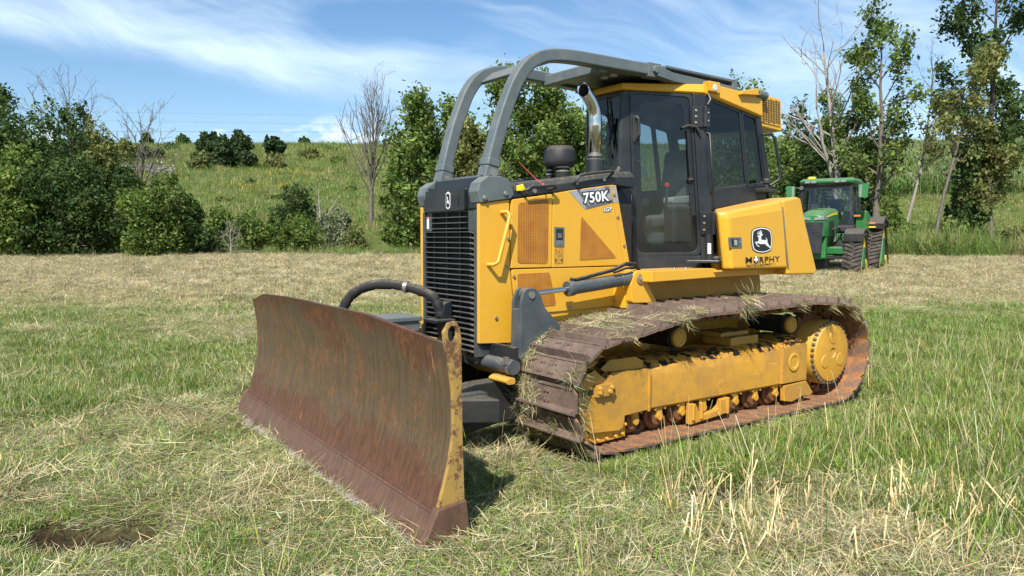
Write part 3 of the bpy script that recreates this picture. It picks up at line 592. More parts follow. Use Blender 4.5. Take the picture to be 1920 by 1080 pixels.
# yellow roof
def roofloop(g,z): return [(.07+g,-.25-g*.5,z[0]),(-.62+g*.3,-.585-g,z[1]),(-.84,-.60-g,z[2]),(-1.49,-.60-g,z[3]),(-1.49,.60+g,z[3]),(-.84,.60+g,z[2]),(-.62+g*.3,.585+g,z[1]),(.07+g,.25+g*.5,z[0])]
mb=MB(); mb.loft([roofloop(.0,(2.972,2.957,2.925,2.825)),roofloop(.022,(2.985,2.97,2.94,2.835)),roofloop(.012,(3.03,3.045,3.055,3.02)),roofloop(-.06,(3.045,3.06,3.07,3.035))]); roof=mb.build('cab_roof',M['yellow'],DZ,.008)
for s in (1,-1):
    mb=MB(); mb.prism([(-.66,2.985),(-.80,2.975),(-.80,3.075),(-.64,3.075)],'Y',s*.57,s*.645); mb.mi=1; mb.cyl((-.725,s*.64,3.02),(-.725,s*.652,3.02),.032,14); mb.build('work_lamp',[M['yellow'],M['lens']],roof,.006)
    mb=MB(); mb.prism([(-1.10,3.00),(-1.10,3.035),(-1.34,3.085),(-1.40,3.08),(-1.40,3.03),(-1.36,3.02)],'Y',s*.58,s*.66); mb.mi=1; mb.cyl((-1.37,s*.55,3.055),(-1.37,s*.665,3.055),.02,12); mb.cyl((-1.40,s*.60,3.05),(-1.55,s*.60,3.04),.045,14); mb.build('lamp_bracket',[M['yellow'],M['grey']],roof,.006)
# air-conditioner box behind the roof with a slotted side
mb=MB(); mb.loft([[(-1.47,-.56,2.755),(-1.47,.56,2.755),(-1.47,.56,3.07),(-1.47,-.56,3.07)],[(-1.93,-.54,2.73),(-1.93,.54,2.73),(-1.88,.54,3.06),(-1.88,-.54,3.06)]]); ac=mb.build('air_conditioner_box',M['yellow'],DZ,.01)
for s in (1,-1):
    yf=lambda x:.56-(-1.47-x)*.0435
    mb=MB(); mb.loft([[(x,s*(yf(x)-.02),z0),(x,s*(yf(x)+.008),z0),(x,s*(yf(x)+.008),z1),(x,s*(yf(x)-.02),z1)] for x,z0,z1 in ((-1.53,2.79,3.045),(-1.885,2.775,3.035))]); sp_b=mb.build('slot_panel',M['yellow'],ac,.003)
    mb=MB()
    for i in range(7):
        for j in range(14):
            x=-1.548-.046*i-(j*.0012); z=3.018-.0168*j+(.0084 if i%2 else 0); yy=yf(x)+.008
            mb.bb(x,x-.035,s*(yy-.003),s*(yy+.002),z-.0045,z+.004)
    mb.build('air_slots',M['dark'],ac)
mb=MB(); mb.tube([(-1.60,.40,2.75),(-1.62,.40,2.66),(-1.60,.40,2.60)],[.03,.05,.06],12); mb.tube([(-1.6,.40,2.62),(-1.52,.40,2.64)],.03,10); mb.build('drain_elbow',M['yellow'],ac)
# ---- inside the cab
mb=MB(); mb.prism(rounded([(-.50,1.72),(-.50,1.84),(-1.0,1.88),(-1.05,1.72)],.05),'Y',-.26,.26); mb.prism(rounded([(-.92,1.82),(-1.02,2.52),(-1.10,2.54),(-1.14,2.5),(-1.08,1.80)],.05),'Y',-.24,.24); mb.bb(-.95,-.55,-.2,.2,1.34,1.72); seat=mb.build('operator_seat',M['seat_cloth'],DZ,.03)
for s in (1,-1):
    mb=MB(); mb.prism(rounded([(-.42,1.95),(-.42,2.01),(-.86,2.05),(-.88,1.97)],.03),'Y',s*.30,s*.42); mb.build('armrest',M['cream'],seat,.02)
    mb=MB(); mb.bb(-.42,-.90,s*.30,s*.45,1.34,1.93); mb.build('side_console',M['plastic'],DZ,.03)
mb=MB(); mb.tube([(-.40,.36,1.93),(-.41,.36,2.10)],.012,8); mb.mi=1; mb.lathe([(.005,0),(.024,.012),(.024,.035),(.005,.048)],(-.41,.36,2.10),'Z',12); mb.build('control_lever',[M['plastic'],M['red']],DZ)
mb=MB(); mb.bb(-.05,.0,-.16,.16,1.35,2.12); mb.bb(-.12,.0,-.17,.17,2.12,2.30); mb.build('instrument_console',M['plastic'],DZ,.02)
mb=MB(); mb.prism(rounded([(-.62,2.14),(-.60,2.40),(-.72,2.42),(-.76,2.16)],.04),'Y',.40,.46); mb.build('monitor',M['plastic'],DZ,.01)
mb=MB(); mb.loft([[dp(1)(p,.008) for p in ((.075,2.19),(.075,2.29),(.185,2.29),(.19,2.19))],[dp(1)(p,.0095) for p in ((.075,2.19),(.075,2.29),(.185,2.29),(.19,2.19))]]); mb.build('window_sticker',glass('clear_sticker',(.62,.64,.6)),DZ)
# ---- deck plates, fuel tank on each side
for s in (1,-1):
    mb=MB(); mb.prism([(.24,1.25),(.24,1.345),(-.55,1.352),(-.83,1.335),(-1.50,1.33),(-1.50,1.275),(-.56,1.268)],'Y',s*.44,s*.80); mb.bb(-.56,-.80,s*.80,s*.84,1.315,1.335); mb.mi=1
    for x in (-.15,-.30,-.70): mb.hexbolt((x,s*.70,1.348),(0,0,1),.016,.014)
    mb.build('deck_plate',[M['yellow'],M['bolt']],DZ,.006)
    mb=MB(); mb.cyl((-.72,s*.71,1.335),(-.72,s*.71,1.40),.055,16); mb.mi=1; mb.prism([(-.40,.62),(-.56,.86),(-.86,.84),(-.90,.58)],'Z',1.40,1.425) if s>0 else mb.prism([(-.40,-.62),(-.56,-.86),(-.86,-.84),(-.90,-.58)],'Z',1.40,1.425); mb.lathe([(.04,0),(.04,.02),(.02,.035)],(-.70,s*.72,1.425),'Z',14)
    mb.build('cab_mount',[M['yellow'],M['black']],DZ,.006)
    fm=[(-.38,1.885),(-1.30,1.985),(-1.36,1.99),(-1.475,1.335),(-.58,1.345)]
    pt=[(-.80,.60,1.90),(-.505,.865,1.862),(-.560,.935,1.858),(-1.362,.935,1.988),(-1.362,.60,1.995)]; pm=[(-.805,.60,1.83),(-.512,.875,1.80),(-.572,.953,1.80),(-1.383,.955,1.90),(-1.383,.60,1.9)]; pb=[(-.86,.60,1.34),(-.595,.88,1.34),(-.63,.955,1.343),(-1.477,.956,1.338),(-1.477,.60,1.338)]
    mb=MB(); mb.loft([[(a,s*b,c) for a,b,c in lp_] for lp_ in (pt,pm,pb)]); tk=mb.build('fuel_tank',M['yellow'],DZ,.025,3)
    mb=MB(); mb.prism(rounded([(-1.375,1.985),(-1.60,2.03),(-1.665,2.015),(-1.745,1.80),(-1.975,1.30),(-1.93,1.268),(-1.483,1.275)],.02),'Y',s*.56,s*.953); tw=mb.build('tank_rear_door',M['yellow'],DZ,.02,3)
    mb=MB(); mb.tube([(-1.364,s*.955,1.925),(-1.476,s*.958,1.345)],.0085,8)
    hg=mb.build('piano_hinge',M['bolt'],tw)
    mb=MB(); mb.prism([(-.57,1.635),(-.745,1.635),(-.758,1.54),(-.585,1.54)],'Y',s*.95,s*.960); mb.mi=1; mb.prism([(-.60,1.62),(-.695,1.62),(-.705,1.555),(-.61,1.555)],'Y',s*.956,s*.9615); mb.mi=2; mb.prism([(-.63,1.612),(-.675,1.612),(-.682,1.562),(-.637,1.562)],'Y',s*.958,s*.967); mb.hexbolt((-.725,s*.96,1.59),(0,s,0),.009,.008)
    mb.build('tank_latch',[M['grey'],M['dark'],M['chrome']],tk)
TK=[o for o in DZ.children if o.name=='fuel_tank'][0]
# emblem: black shield, white keyline, white leaping stag (traced outline in the tank face)
EX=lambda x:-.888-(x-287)*(.322/435)
def ez(x,y): return 1.732-(y-170)*(.243/540)
def e2(pts): return [(EX(x),ez(x,y)) for x,y in pts]
sh=[(300,245),(330,215),(400,185),(490,170),(590,180),(660,215),(690,250),(710,330),(722,440),(718,560),(705,645),(660,675),(600,700),(520,712),(430,700),(370,675),(325,640),(305,560),(290,450),(287,340)]
cx,cy=503,441
sc=lambda k:[(cx+(x-cx)*k,cy+(y-cy)*k) for x,y in sh]
yy=.9585
em=flat('tank_emblem',e2(sh),yy,M['ink'],TK,.001)
flat('emblem_keyline',e2(sc(.945)),yy+.0015,M['white'],em,.001)
flat('emblem_field',e2(sc(.865)),yy+.003,M['ink'],em,.001)
stag=[(402,362),(425,345),(455,330),(470,318),(462,312),(395,322),(392,315),(420,305),(400,280),(408,275),(430,300),(442,296),(425,255),(433,252),(455,292),(468,290),(458,245),(466,240),(482,285),(478,250),(488,250),(492,300),(490,322),(518,325),(515,335),(492,352),(480,365),(482,410),(495,440),(540,438),(585,445),(592,425),(572,395),(580,390),(600,415),(612,445),(605,462),(620,500),(640,545),(675,580),(690,615),(684,622),(650,590),(600,560),(565,525),(520,520),(470,525),(430,508),(395,500),(402,530),(440,560),(458,580),(425,575),(385,535),(362,490),(368,478),(400,475),(432,465),(430,430),(438,380),(410,378)]
flat('emblem_stag',e2(stag),yy+.0045,M['white'],em,.001)
XD=Vector((-1,0,0)); 
text_mesh('dealer_lettering','M',(.096,.054),M['ink'],TK,(-.812,.9605,1.400),XD,(.03,0,1),bold=.008)
text_mesh('dealer_lettering','RPHY',(.322,.054),M['ink'],TK,(-1.018,.9605,1.400),XD,(.03,0,1),bold=.014,space=1.12)
ox=-.968; q=[(ox+.034,1.40),(ox+.034,1.456),(ox-.034,1.456),(ox-.034,1.40)]
lg=flat('clover_letter',rounded(q,.008),.9605,M['ink'],TK,.001)
mb=MB()
for dx,dz in ((0,.014),(.015,-.002),(-.015,-.002)):
    mb.prism([(ox+.002+dx+.0145*math.cos(k*math.pi/6),1.432+dz+.0145*math.sin(k*math.pi/6)) for k in range(12)],'Y',.957,.9622+abs(dx)*.01+dx*.006)
mb.prism([(ox+.006,1.43),(ox-.001,1.43),(ox-.006,1.402),(ox+.002,1.402)],'Y',.957,.9630); mb.build('clover',M['white'],lg)
text_mesh('dealer_small_lettering','TRACTOR & EQUIPMENT CO.',(.480,.024),M['ink'],TK,(-.818,.9605,1.362),XD,(.03,0,1),bold=.005)
# small emblem on the nose
mb=MB(); ep=[(-.030,.03),(-.028,.05),(0,.062),(.028,.05),(.030,.03),(.031,-.02),(.026,-.045),(0,-.056),(-.026,-.045),(-.031,-.02)]
mb.prism([(a*1.08+.03,b*1.2+1.922) for a,b in ep],'X',1.789,1.7925); mb.mi=1; mb.prism([(a*.88+.03,b+1.922) for a,b in ep],'X',1.79,1.794); mb.mi=0
mb.prism([(.03+(x-503)*.00013,1.922-(y-441)*.00017) for x,y in stag],'X',1.7935,1.7955); mb.build('nose_emblem',[M['white'],M['ink']],housing)
# ================================================================== tracks, roller frames, blade and its linkage
def convex(pts):
    pts=sorted(set(pts)); 
    def half(ps):
        h=[]
        for p in ps:
            while len(h)>1 and (h[-1][0]-h[-2][0])*(p[1]-h[-2][1])-(h[-1][1]-h[-2][1])*(p[0]-h[-2][0])<=0: h.pop()
            h.append(p)
        return h[:-1]
    return half(pts)+half(pts[::-1])
def circ(cx,cz,r,n=48): return [(round(cx+r*math.cos(2*math.pi*i/n),5),round(cz+r*math.sin(2*math.pi*i/n),5)) for i in range(n)]
IDL=(1.135,.455,.385); SPR=(-1.845,.525,.450)
hull=convex(circ(*IDL)+circ(*SPR)+circ(.20,.86,.13)+circ(-1.40,.90,.11))
hp=[Vector((x,z)) for x,z in hull]
cum=[0]
for i in range(len(hp)): cum.append(cum[-1]+(hp[(i+1)%len(hp)]-hp[i]).length)
LEN=cum[-1]; NS=round(LEN/.186); PITCH=LEN/NS
def along(d):
    d%=LEN
    for i in range(len(hp)):
        if d<=cum[i+1]:
            t=(d-cum[i])/(cum[i+1]-cum[i]); return hp[i].lerp(hp[(i+1)%len(hp)],t)
def shoe_mesh():
    "one plate: local x along the run (counter-clockwise), z outwards, one grouser bar at the leading edge, clipped outer corners"
    mb=MB(); w=.39; h=PITCH*.53; cl=.03
    pl=[(-h,-w+cl),(-h+.0,w-cl),(-h+cl,w),(h-cl,w),(h,w-cl),(h,-w+cl),(h-cl,-w),(-h+cl,-w)]
    mb.prism(pl,'Z',.010,.026)
    mb.prism([(-h+.012,.024),(-h+.030,.082),(-h+.043,.082),(-h+.058,.024)],'Y',-w+.004,w-.004)
    mb.prism([(h-.016,.012),(h-.006,.034),(h+.004,.034),(h+.004,.012)],'Y',-w+.03,w-.03)
    mb.mi=1; mb.prism(pl,'Z',.006,.0098); mb.mi=0
    for x in (-.02,.05):
        for y in (-.085,-.05,.05,.085): mb.hexbolt((x,y,.026),(0,0,1),.012,.012)
    return mb
def track(s):
    T=empty('track',(0,0,0),parent=DZ); proto=None
    link=MB(); cells=[]
    for k in range(NS):
        p=along(k*PITCH); a=along(k*PITCH-PITCH*.5); b=along(k*PITCH+PITCH*.5); t=(b-a).normalized(); n=Vector((t.y,-t.x))
        mm=Matrix(((t.x,0,n.x,p.x),(0,1,0,s*.94),(t.y,0,n.y,p.y),(0,0,0,1)))
        if proto is None:
            proto=shoe_mesh().build('track_shoe',[M['shoe'],M['dust']],T); o=proto
        else:
            o=proto.copy(); COL.objects.link(o)
        o.parent=T; j=rgk.uniform(-.02,.02); o.matrix_local=mm@Matrix.Rotation(j,4,'Y')
        P3=lambda u,y,h:(p.x+t.x*u+n.x*h,s*.94+y,p.y+t.y*u+n.y*h)
        for y in (-.075,.075):
            h=PITCH*.5
            pr=[(-h*.98,-.075),(-h*.9,-.02),(-h*.4,.004),(h*.5,.004),(h*1.0,-.03),(h*1.0,-.075),(h*.55,-.088),(-h*.6,-.088)]
            link.loft([[P3(u,y-.018,q) for u,q in pr],[P3(u,y+.018,q) for u,q in pr]])
            link.mi=1; link.cyl(P3(0,y+.018,-.045),P3(0,y+.0195,-.045),.030,12); link.cyl(P3(0,y-.018,-.045),P3(0,y-.0195,-.045),.030,12); link.mi=0
        link.cyl(P3(h,-.105,-.052),P3(h,.105,-.052),.027,12)
    link.build('track_chain',[M['link'],M['dark']],T)
    return T
rgk=random.Random(5)
for s in (1,-1):
    track(s)
    TF=empty('track_frame',(0,0,0),parent=DZ)
    q=lambda y:s*y
    mb=MB(); mb.loft([[(x,q(.72),.265),(x,q(.72),.66),(x,q(1.02),.665),(x,q(1.10),.645),(x,q(1.15),.60),(x,q(1.165),.53),(x,q(1.165),.285),(x,q(1.13),.262)] for x in (.655,-1.10)]); mb.build('main_beam',M['frame'],TF,.004,smooth=40)
    mb=MB(); mb.loft([[(x,q(.74),.27),(x,q(.74),.68+dz),(x,q(1.04),.685+dz),(x,q(1.12),.665+dz),(x,q(1.19),.62+dz),(x,q(1.19),.285)] for x,dz in ((-1.085,0),(-1.12,.0),(-1.42,.025),(-1.47,.0))]); mb.mi=1; mb.lathe([(.055,0),(.085,0),(.09,.006),(.085,.012),(.06,.012),(.05,.004),(.02,.004)],(-1.255,q(1.19),.475),'Y',20) if s>0 else None; rsn=mb.build('rear_section',[M['frame'],M['yellow_worn']],TF,.006,smooth=35)
    # front guard with its adjuster slot and bolted rim
    gp=[(1.24,.655),(1.33,.62),(1.395,.53),(1.40,.37),(1.345,.235),(1.27,.185),(.98,.165),(.94,.185),(.925,.27),(.655,.285),(.655,.605),(1.05,.615),(1.12,.575),(1.17,.60)]
    mb=MB(); mb.prism(gp,'Y',q(1.10),q(1.19)); mb.prism([(1.12,.64),(1.02,.70),(.75,.70),(.66,.66),(.66,.60),(1.05,.60)],'Y',q(.80),q(1.12)); mb.mi=1
    mb.bb(1.03,1.36,q(1.186),q(1.1915),.47,.515); mb.mi=0; mb.bb(1.07,1.25,q(1.19),q(1.225),.455,.545)
    mb.bb(.655,.675,q(1.16),q(1.20),.27,.60)
    mb.mi=2
    for x,z in ((1.22,.49),(1.22,.52),(1.12,.49),(1.10,.52)): mb.hexbolt((x,q(1.225),z),(0,s,0),.017,.022)
    for x,z in ((1.33,.175),(1.26,.13),(1.18,.115),(1.09,.115),(1.0,.12),(.93,.13),(.905,.20)): mb.cyl((x,q(1.15),z),(x,q(1.185),z),.013,8)
    fg=mb.build('front_guard',[M['frame'],M['dark'],M['yellow_worn']],TF,.004)
    mb=MB(); mb.prism([(1.41,.36),(1.36,.21),(1.28,.12),(1.18,.085),(.88,.095),(.885,.24),(.93,.25),(.95,.16),(1.26,.175),(1.35,.25),(1.385,.37)],'Y',q(.86),q(1.15)); mb.build('rock_guard',M['yellow_worn'],TF,.004)
    mb=MB(); mb.prism([(-1.12,.265),(-1.47,.275),(-1.585,.15),(-1.53,.125),(-1.42,.135),(-1.25,.10),(-1.13,.12)],'Y',q(1.14),q(1.19)); mb.build('rear_guard',M['frame'],TF,.006)
    mb=MB(); mb.prism([(.17,.26),(.165,.085),(-.33,.125),(-.34,.255),(-.24,.25),(-.22,.20),(-.16,.165),(.01,.15),(.06,.18),(.10,.255)],'Y',q(1.13),q(1.185))
    for x in (.14,.04,-.20,-.30): mb.bb(x-.012,x+.012,q(1.17),q(1.205),.12,.26)
    mb.build('roller_guard',M['frame'],TF,.006)
    # bottom rollers on their brackets
    rl=None
    for x in (.76,.49,.22,-.05,-.48,-.76,-1.06):
        if rl is None:
            mb=MB(); mb.lathe([(.03,.255),(.07,.25),(.075,.215),(.105,.21),(.105,.19),(.082,.18),(.082,-.18),(.105,-.19),(.105,-.21),(.07,-.22),(.03,-.25)] if s>0 else [(.03,-.255),(.07,-.25),(.075,-.215),(.105,-.21),(.105,-.19),(.082,-.18),(.082,.18),(.105,.19),(.105,.21),(.07,.22),(.03,.25)],(0,0,0),'Y',22); mb.mi=1; mb.bb(-.03,.03,q(.22),q(.275),.0,.075); mb.cyl((0,q(.25),0),(0,q(.285),0),.03,10); mb.cyl((-.055,q(.26),.07),(-.055,q(.285),.07),.016,6); mb.cyl((.055,q(.26),.07),(.055,q(.285),.07),.016,6)
            rl=mb.build('track_roller',[M['link'],M['yellow_worn']],TF,smooth=40); o=rl
        else: o=rl.copy(); COL.objects.link(o)
        o.location=(x,q(.865),.195)
    cr=None
    for x,z in ((.16,.795),(-1.42,.80)):
        if cr is None:
            mb=MB(); mb.mi=1; mb.cyl((0,q(-.25),0),(0,q(.16),0),.088,22); mb.cyl((0,q(.13),0),(0,q(.15),0),.105,22); mb.mi=0; mb.lathe([(.078,.15),(.082,.185),(.07,.20),(.05,.2),(.045,.192),(.01,.192)] if s>0 else [(.078,-.15),(.082,-.185),(.07,-.20),(.05,-.2),(.045,-.192),(.01,-.192)],(0,0,0),'Y',22); mb.bb(-.05,.05,q(-.30),q(-.20),-.16,.06)
            cr=mb.build('carrier_roller',[M['yellow_worn'],M['dark']],TF,smooth=40); o=cr
        else: o=cr.copy(); COL.objects.link(o)
        o.location=(x,q(.86),z)
    mb=MB(); mb.bb(-.55,-.95,q(.70),q(1.02),.66,.74); mb.bb(-.5,-.9,q(.70),q(.95),.735,.78); mb.build('frame_cover',M['frame'],TF,.01)
    # idler and final drive
    mb=MB(); mb.lathe([(.10,-.10),(.24,-.09),(.27,-.06),(.30,-.055),(.30,.055),(.27,.06),(.24,.09),(.10,.10)] if s<0 else [(.10,.10),(.24,.09),(.27,.06),(.30,.055),(.30,-.055),(.27,-.06),(.24,-.09),(.10,-.10)],(IDL[0],q(.94),IDL[1]),'Y',36); mb.build('front_idler',M['frame'],TF,smooth=40)
    pr=[(.12,-.30),(.305,-.28),(.318,-.08),(.318,.15),(.31,.17),(.29,.175),(.288,.20),(.28,.215),(.255,.222),(.05,.225),(.045,.212),(.02,.212)]
    mb=MB(); mb.lathe([(r,s*h) for r,h in pr],(-1.875,q(.985),.51),'Y',48)
    for k in range(3):
        a=math.pi/2+k*2*math.pi/3; mb.lathe([(.062,0),(.064,.004),(.058,.004),(.052,.0)] if 0 else [(.064,s*.0),(.060,s*.006),(.02,s*.007)],(-1.875+.15*math.cos(a),q(1.209),.51+.15*math.sin(a)),'Y',18)
    mb.mi=1
    for k in range(36):
        a=2*math.pi*k/36; mb.hexbolt((-1.875+.300*math.cos(a),q(1.165),.51+.300*math.sin(a)),(0,s,0),.013,.026)
    fd=mb.build('final_drive',[M['yellow_worn'],M['bolt']],DZ,smooth=35)
    mb=MB(); n=23; pts=[]
    for k in range(n*2):
        a=math.pi*k/n; r=.40 if k%2 else .345; pts+=[(-1.865+r*math.cos(a-.03),.525+r*math.sin(a-.03)),(-1.865+r*math.cos(a+.03),.525+r*math.sin(a+.03))]
    mb.prism(pts,'Y',q(.90),q(.98)); mb.build('sprocket',M['link'],DZ)
    # tilt cylinder bracket, lift cylinder and rod
    mb=MB()
    for a,b in ((.545,.575),(.645,.675)): mb.prism(rounded([(1.545,.62),(1.53,1.15),(1.49,1.235),(1.40,1.24),(1.345,1.19),(1.30,1.08),(1.14,.93),(1.14,.62)],.03),'Y',q(a),q(b))
    mb.bb(1.44,1.54,q(.57),q(.65),.62,1.08); mb.cyl((1.435,q(.575),1.185),(1.435,q(.645),1.185),.055,18); lb=mb.build('lift_bracket',M['grey_dark'],DZ,.006)
    mb=MB(); mb.cyl((1.435,q(.675),1.185),(1.435,q(.687),1.185),.028,14); mb.build('pin',M['bolt'],lb)
    mb=MB(); mb.tube([(.22,q(.61),1.285),(1.0,q(.61),1.215)],.056,20); mb.tube([(.96,q(.61),1.2186),(1.02,q(.61),1.213)],.064,20); mb.tube([(.42,q(.61),1.267),(.435,q(.61),1.266)],.060,20); lc=mb.build('lift_cylinder',M['grey_dark'],DZ,.004,smooth=40)
    mb=MB(); mb.tube([(1.0,q(.61),1.215),(1.42,q(.61),1.186)],.023,16); mb.build('rod',M['chrome'],lc,smooth=60)
    mb=MB(); mb.tube([(.95,q(.62),1.285),(.86,q(.62),1.297),(.55,q(.64),1.355),(.38,q(.64),1.41),(.26,q(.62),1.40),(.14,q(.56),1.33)],.016,10); mb.tube([(.97,q(.61),1.26),(.97,q(.62),1.30)],.022,8); mb.tube([(.55,q(.66),1.335),(.42,q(.67),1.37),(.33,q(.66),1.375)],.011,8); mb.build('hydraulic_hose',M['rubber'],lc,smooth=60)
    mb=MB(); mb.prism(rounded([(.345,1.07),(.355,1.24),(.31,1.33),(.24,1.345),(.175,1.30),(.14,1.20),(.03,1.06)],.03),'Y',q(.58),q(.67)); mb.bb(.05,.36,q(.44),q(.60),1.02,1.20); mb.mi=1; mb.cyl((.25,q(.67),1.275),(.25,q(.684),1.275),.045,18); mb.cyl((.25,q(.684),1.275),(.25,q(.692),1.275),.018,10)
    mb.build('cylinder_pivot',[M['yellow'],M['bolt']],DZ,.008)
# ---- push frame in front of the nose: grey beams, tube, step plate
mb=MB(); mb.prism([(1.66,.71),(1.66,.80),(1.62,.805),(1.62,.71)],'Y',-.74,.76); mb.mi=0
for y in [-.76+.03*i for i in range(49)]: mb.bb(1.645,1.66,y,y+.013,.80,.808)
mb.mi=1
for y in (.62,.72,.82): mb.cyl((1.66,y-.30,.755),(1.6615,y-.30,.755),.010,8)
mb.build('front_beam',[M['black'],M['dark']],DZ,.004)
mb=MB(); mb.tube([(1.66,-.74,.655),(1.66,.765,.655)],.055,18); mb.mi=1
for y in (.15,.72): mb.tube([(1.66,y,.655),(1.66,y+.025,.655)],.060,18); mb.bb(1.70,1.73,y-.005,y+.03,.68,.735)
mb.build('torsion_tube',[M['grey_dark'],M['bolt']],DZ,smooth=40)
mb=MB()
for s in (1,-1): mb.prism([(2.62,.14),(2.62,.36),(2.3,.46),(1.9,.53),(1.5,.54),(1.2,.5),(1.2,.24),(1.7,.20),(2.2,.13)],'Y',s*.46,s*.60); mb.prism([(2.62,.46),(1.9,.92),(1.9,.46)] if s>0 else [(2.62,-.46),(1.9,-.92),(1.9,-.46)],'Z',.30,.47)
mb.bb(2.45,2.66,-.6,.6,.18,.55); mb.build('push_frame',M['shade_black'],DZ,.01)
mb=MB(); mb.bb(1.86,2.24,.60,.70,.45,.47); mb.bb(1.86,2.24,.685,.70,.34,.45)
for i in range(19): mb.bb(1.87+.0195*i,1.88+.0195*i,.61,.70,.47,.482)
mb.build('step',M['grey_dark'],DZ)
mb=MB(); mb.prism(rounded([(1.66,.53),(1.66,.58),(1.72,.585),(1.76,.56),(1.73,.53)],.02),'Y',.55,.78); mb.build('tow_hook',M['yellow_worn'],DZ,.01)
mb=MB(); mb.bb(1.98,2.34,-.42,-.06,.955,.99); mb.bb(2.0,2.32,-.40,-.08,.87,.955); mb.bb(1.98,2.06,-.3,-.1,.70,.87); mb.mi=1; mb.cyl((2.12,-.0,.86),(2.12,.0,.90),.04,12); mb.mi=2; mb.bb(1.85,2.4,-.20,.05,.62,.74); mb.build('valve_cover',[M['grey'],M['bolt'],M['yellow_worn']],DZ,.006)
# sleeved hose bundle looping from the nose bracket over to the blade
mb=MB(); mb.prism(rounded([(1.80,.78),(1.80,1.12),(1.87,1.10),(1.90,.99),(1.86,.72)],.02),'Y',.00,.10); mb.bb(1.80,1.98,-.06,.16,.955,.975); mb.prism([(1.80,.72),(1.80,.98),(1.84,.98),(1.84,.72)],'Y',-.02,.11); hb=mb.build('hose_bracket',M['black'],DZ,.006)
pts=[(1.88,.06,1.00),(1.90,.05,1.08),(1.93,.02,1.15),(1.98,-.05,1.19),(2.06,-.16,1.225),(2.16,-.28,1.245),(2.26,-.40,1.235),(2.34,-.50,1.19),(2.40,-.56,1.12),(2.44,-.58,1.03),(2.47,-.58,.90)]
sp_=smooth_path(pts); rr=[.041+.005*math.sin(i*1.9)*math.sin(i*.7) for i in range(len(sp_))]
mb=MB(); mb.tube(sp_,rr,14); mb.build('hose_bundle',M['rubber'],hb,smooth=60)
mb=MB(); i=20; mb.tube([sp_[i],sp_[i+1]],.050,14); mb.build('hose_tie',M['bolt'],hb)
# ---- the blade: curved moldboard with chamfered top corners, wear edge, end plates, lifting eyes
def blx(z):
    "front face x at height z for a blade end at x offset 0 (concave to the front)"
    zs=[.0,.06,.14,.24,.33,.43,.56,.66,.82,.95,1.05,1.12,1.20]; xs=[3.155,3.105,3.055,3.01,2.985,2.957,2.932,2.926,2.928,2.945,2.965,2.985,3.012]
    return float(np.interp(z,zs,xs))
def byaw(y): return (y-1.94)*(.0335)
YL,YR=-1.70,1.94
def topz(y):
    e=min(y-YL,YR-y); 
    return 1.115 if e<0 else float(np.interp(e,[0,.42,1.1,4],[1.05,1.135,1.155,1.155])) if y<0 else float(np.interp(e,[0,.9,1.05,4],[1.075,1.145,1.152,1.155]))
NY,NZ=60,26
def sheet(z0f,z1f,mat,name,parent,thick,off=0.):
    V=[];F=[]
    ys=np.linspace(YL,YR,NY)
    for back in (0,1):
        for y in ys:
            z0,z1=z0f(y),z1f(y)
            for k in range(NZ):
                z=z0+(z1-z0)*k/(NZ-1); V.append((blx(z)+byaw(y)+off-back*thick,y,z))
    idx=lambda b,i,k:b*NY*NZ+i*NZ+k
    for b in (0,1):
        for i in range(NY-1):
            for k in range(NZ-1):
                q=[idx(b,i,k),idx(b,i+1,k),idx(b,i+1,k+1),idx(b,i,k+1)]; F.append(q if b==0 else q[::-1])
    for i in range(NY-1):
        for k in (0,NZ-1): F.append([idx(0,i,k),idx(1,i,k),idx(1,i+1,k),idx(0,i+1,k)] if k==0 else [idx(0,i,k),idx(0,i+1,k),idx(1,i+1,k),idx(1,i,k)])
    for k in range(NZ-1):
        for i in (0,NY-1): F.append([idx(0,i,k),idx(0,i,k+1),idx(1,i,k+1),idx(1,i,k)] if i==0 else [idx(0,i,k),idx(1,i,k),idx(1,i,k+1),idx(0,i,k+1)])
    o=npmesh(name,V,F,mat,parent,smooth=True); o.data.set_sharp_from_angle(angle=R(35)); return o
BL=sheet(lambda y:.19,topz,M['blade'],'blade',DZ,.035)
sheet(lambda y:-.02,lambda y:.192,M['edge'],'cutting_edge',BL,.03,.010)
mb=MB(); ys=np.linspace(YL,YR,8); mb.tube([(blx(.195)+byaw(y)+.006,y,.195) for y in ys],.010,8); mb.build('weld_seam',M['edge'],BL)
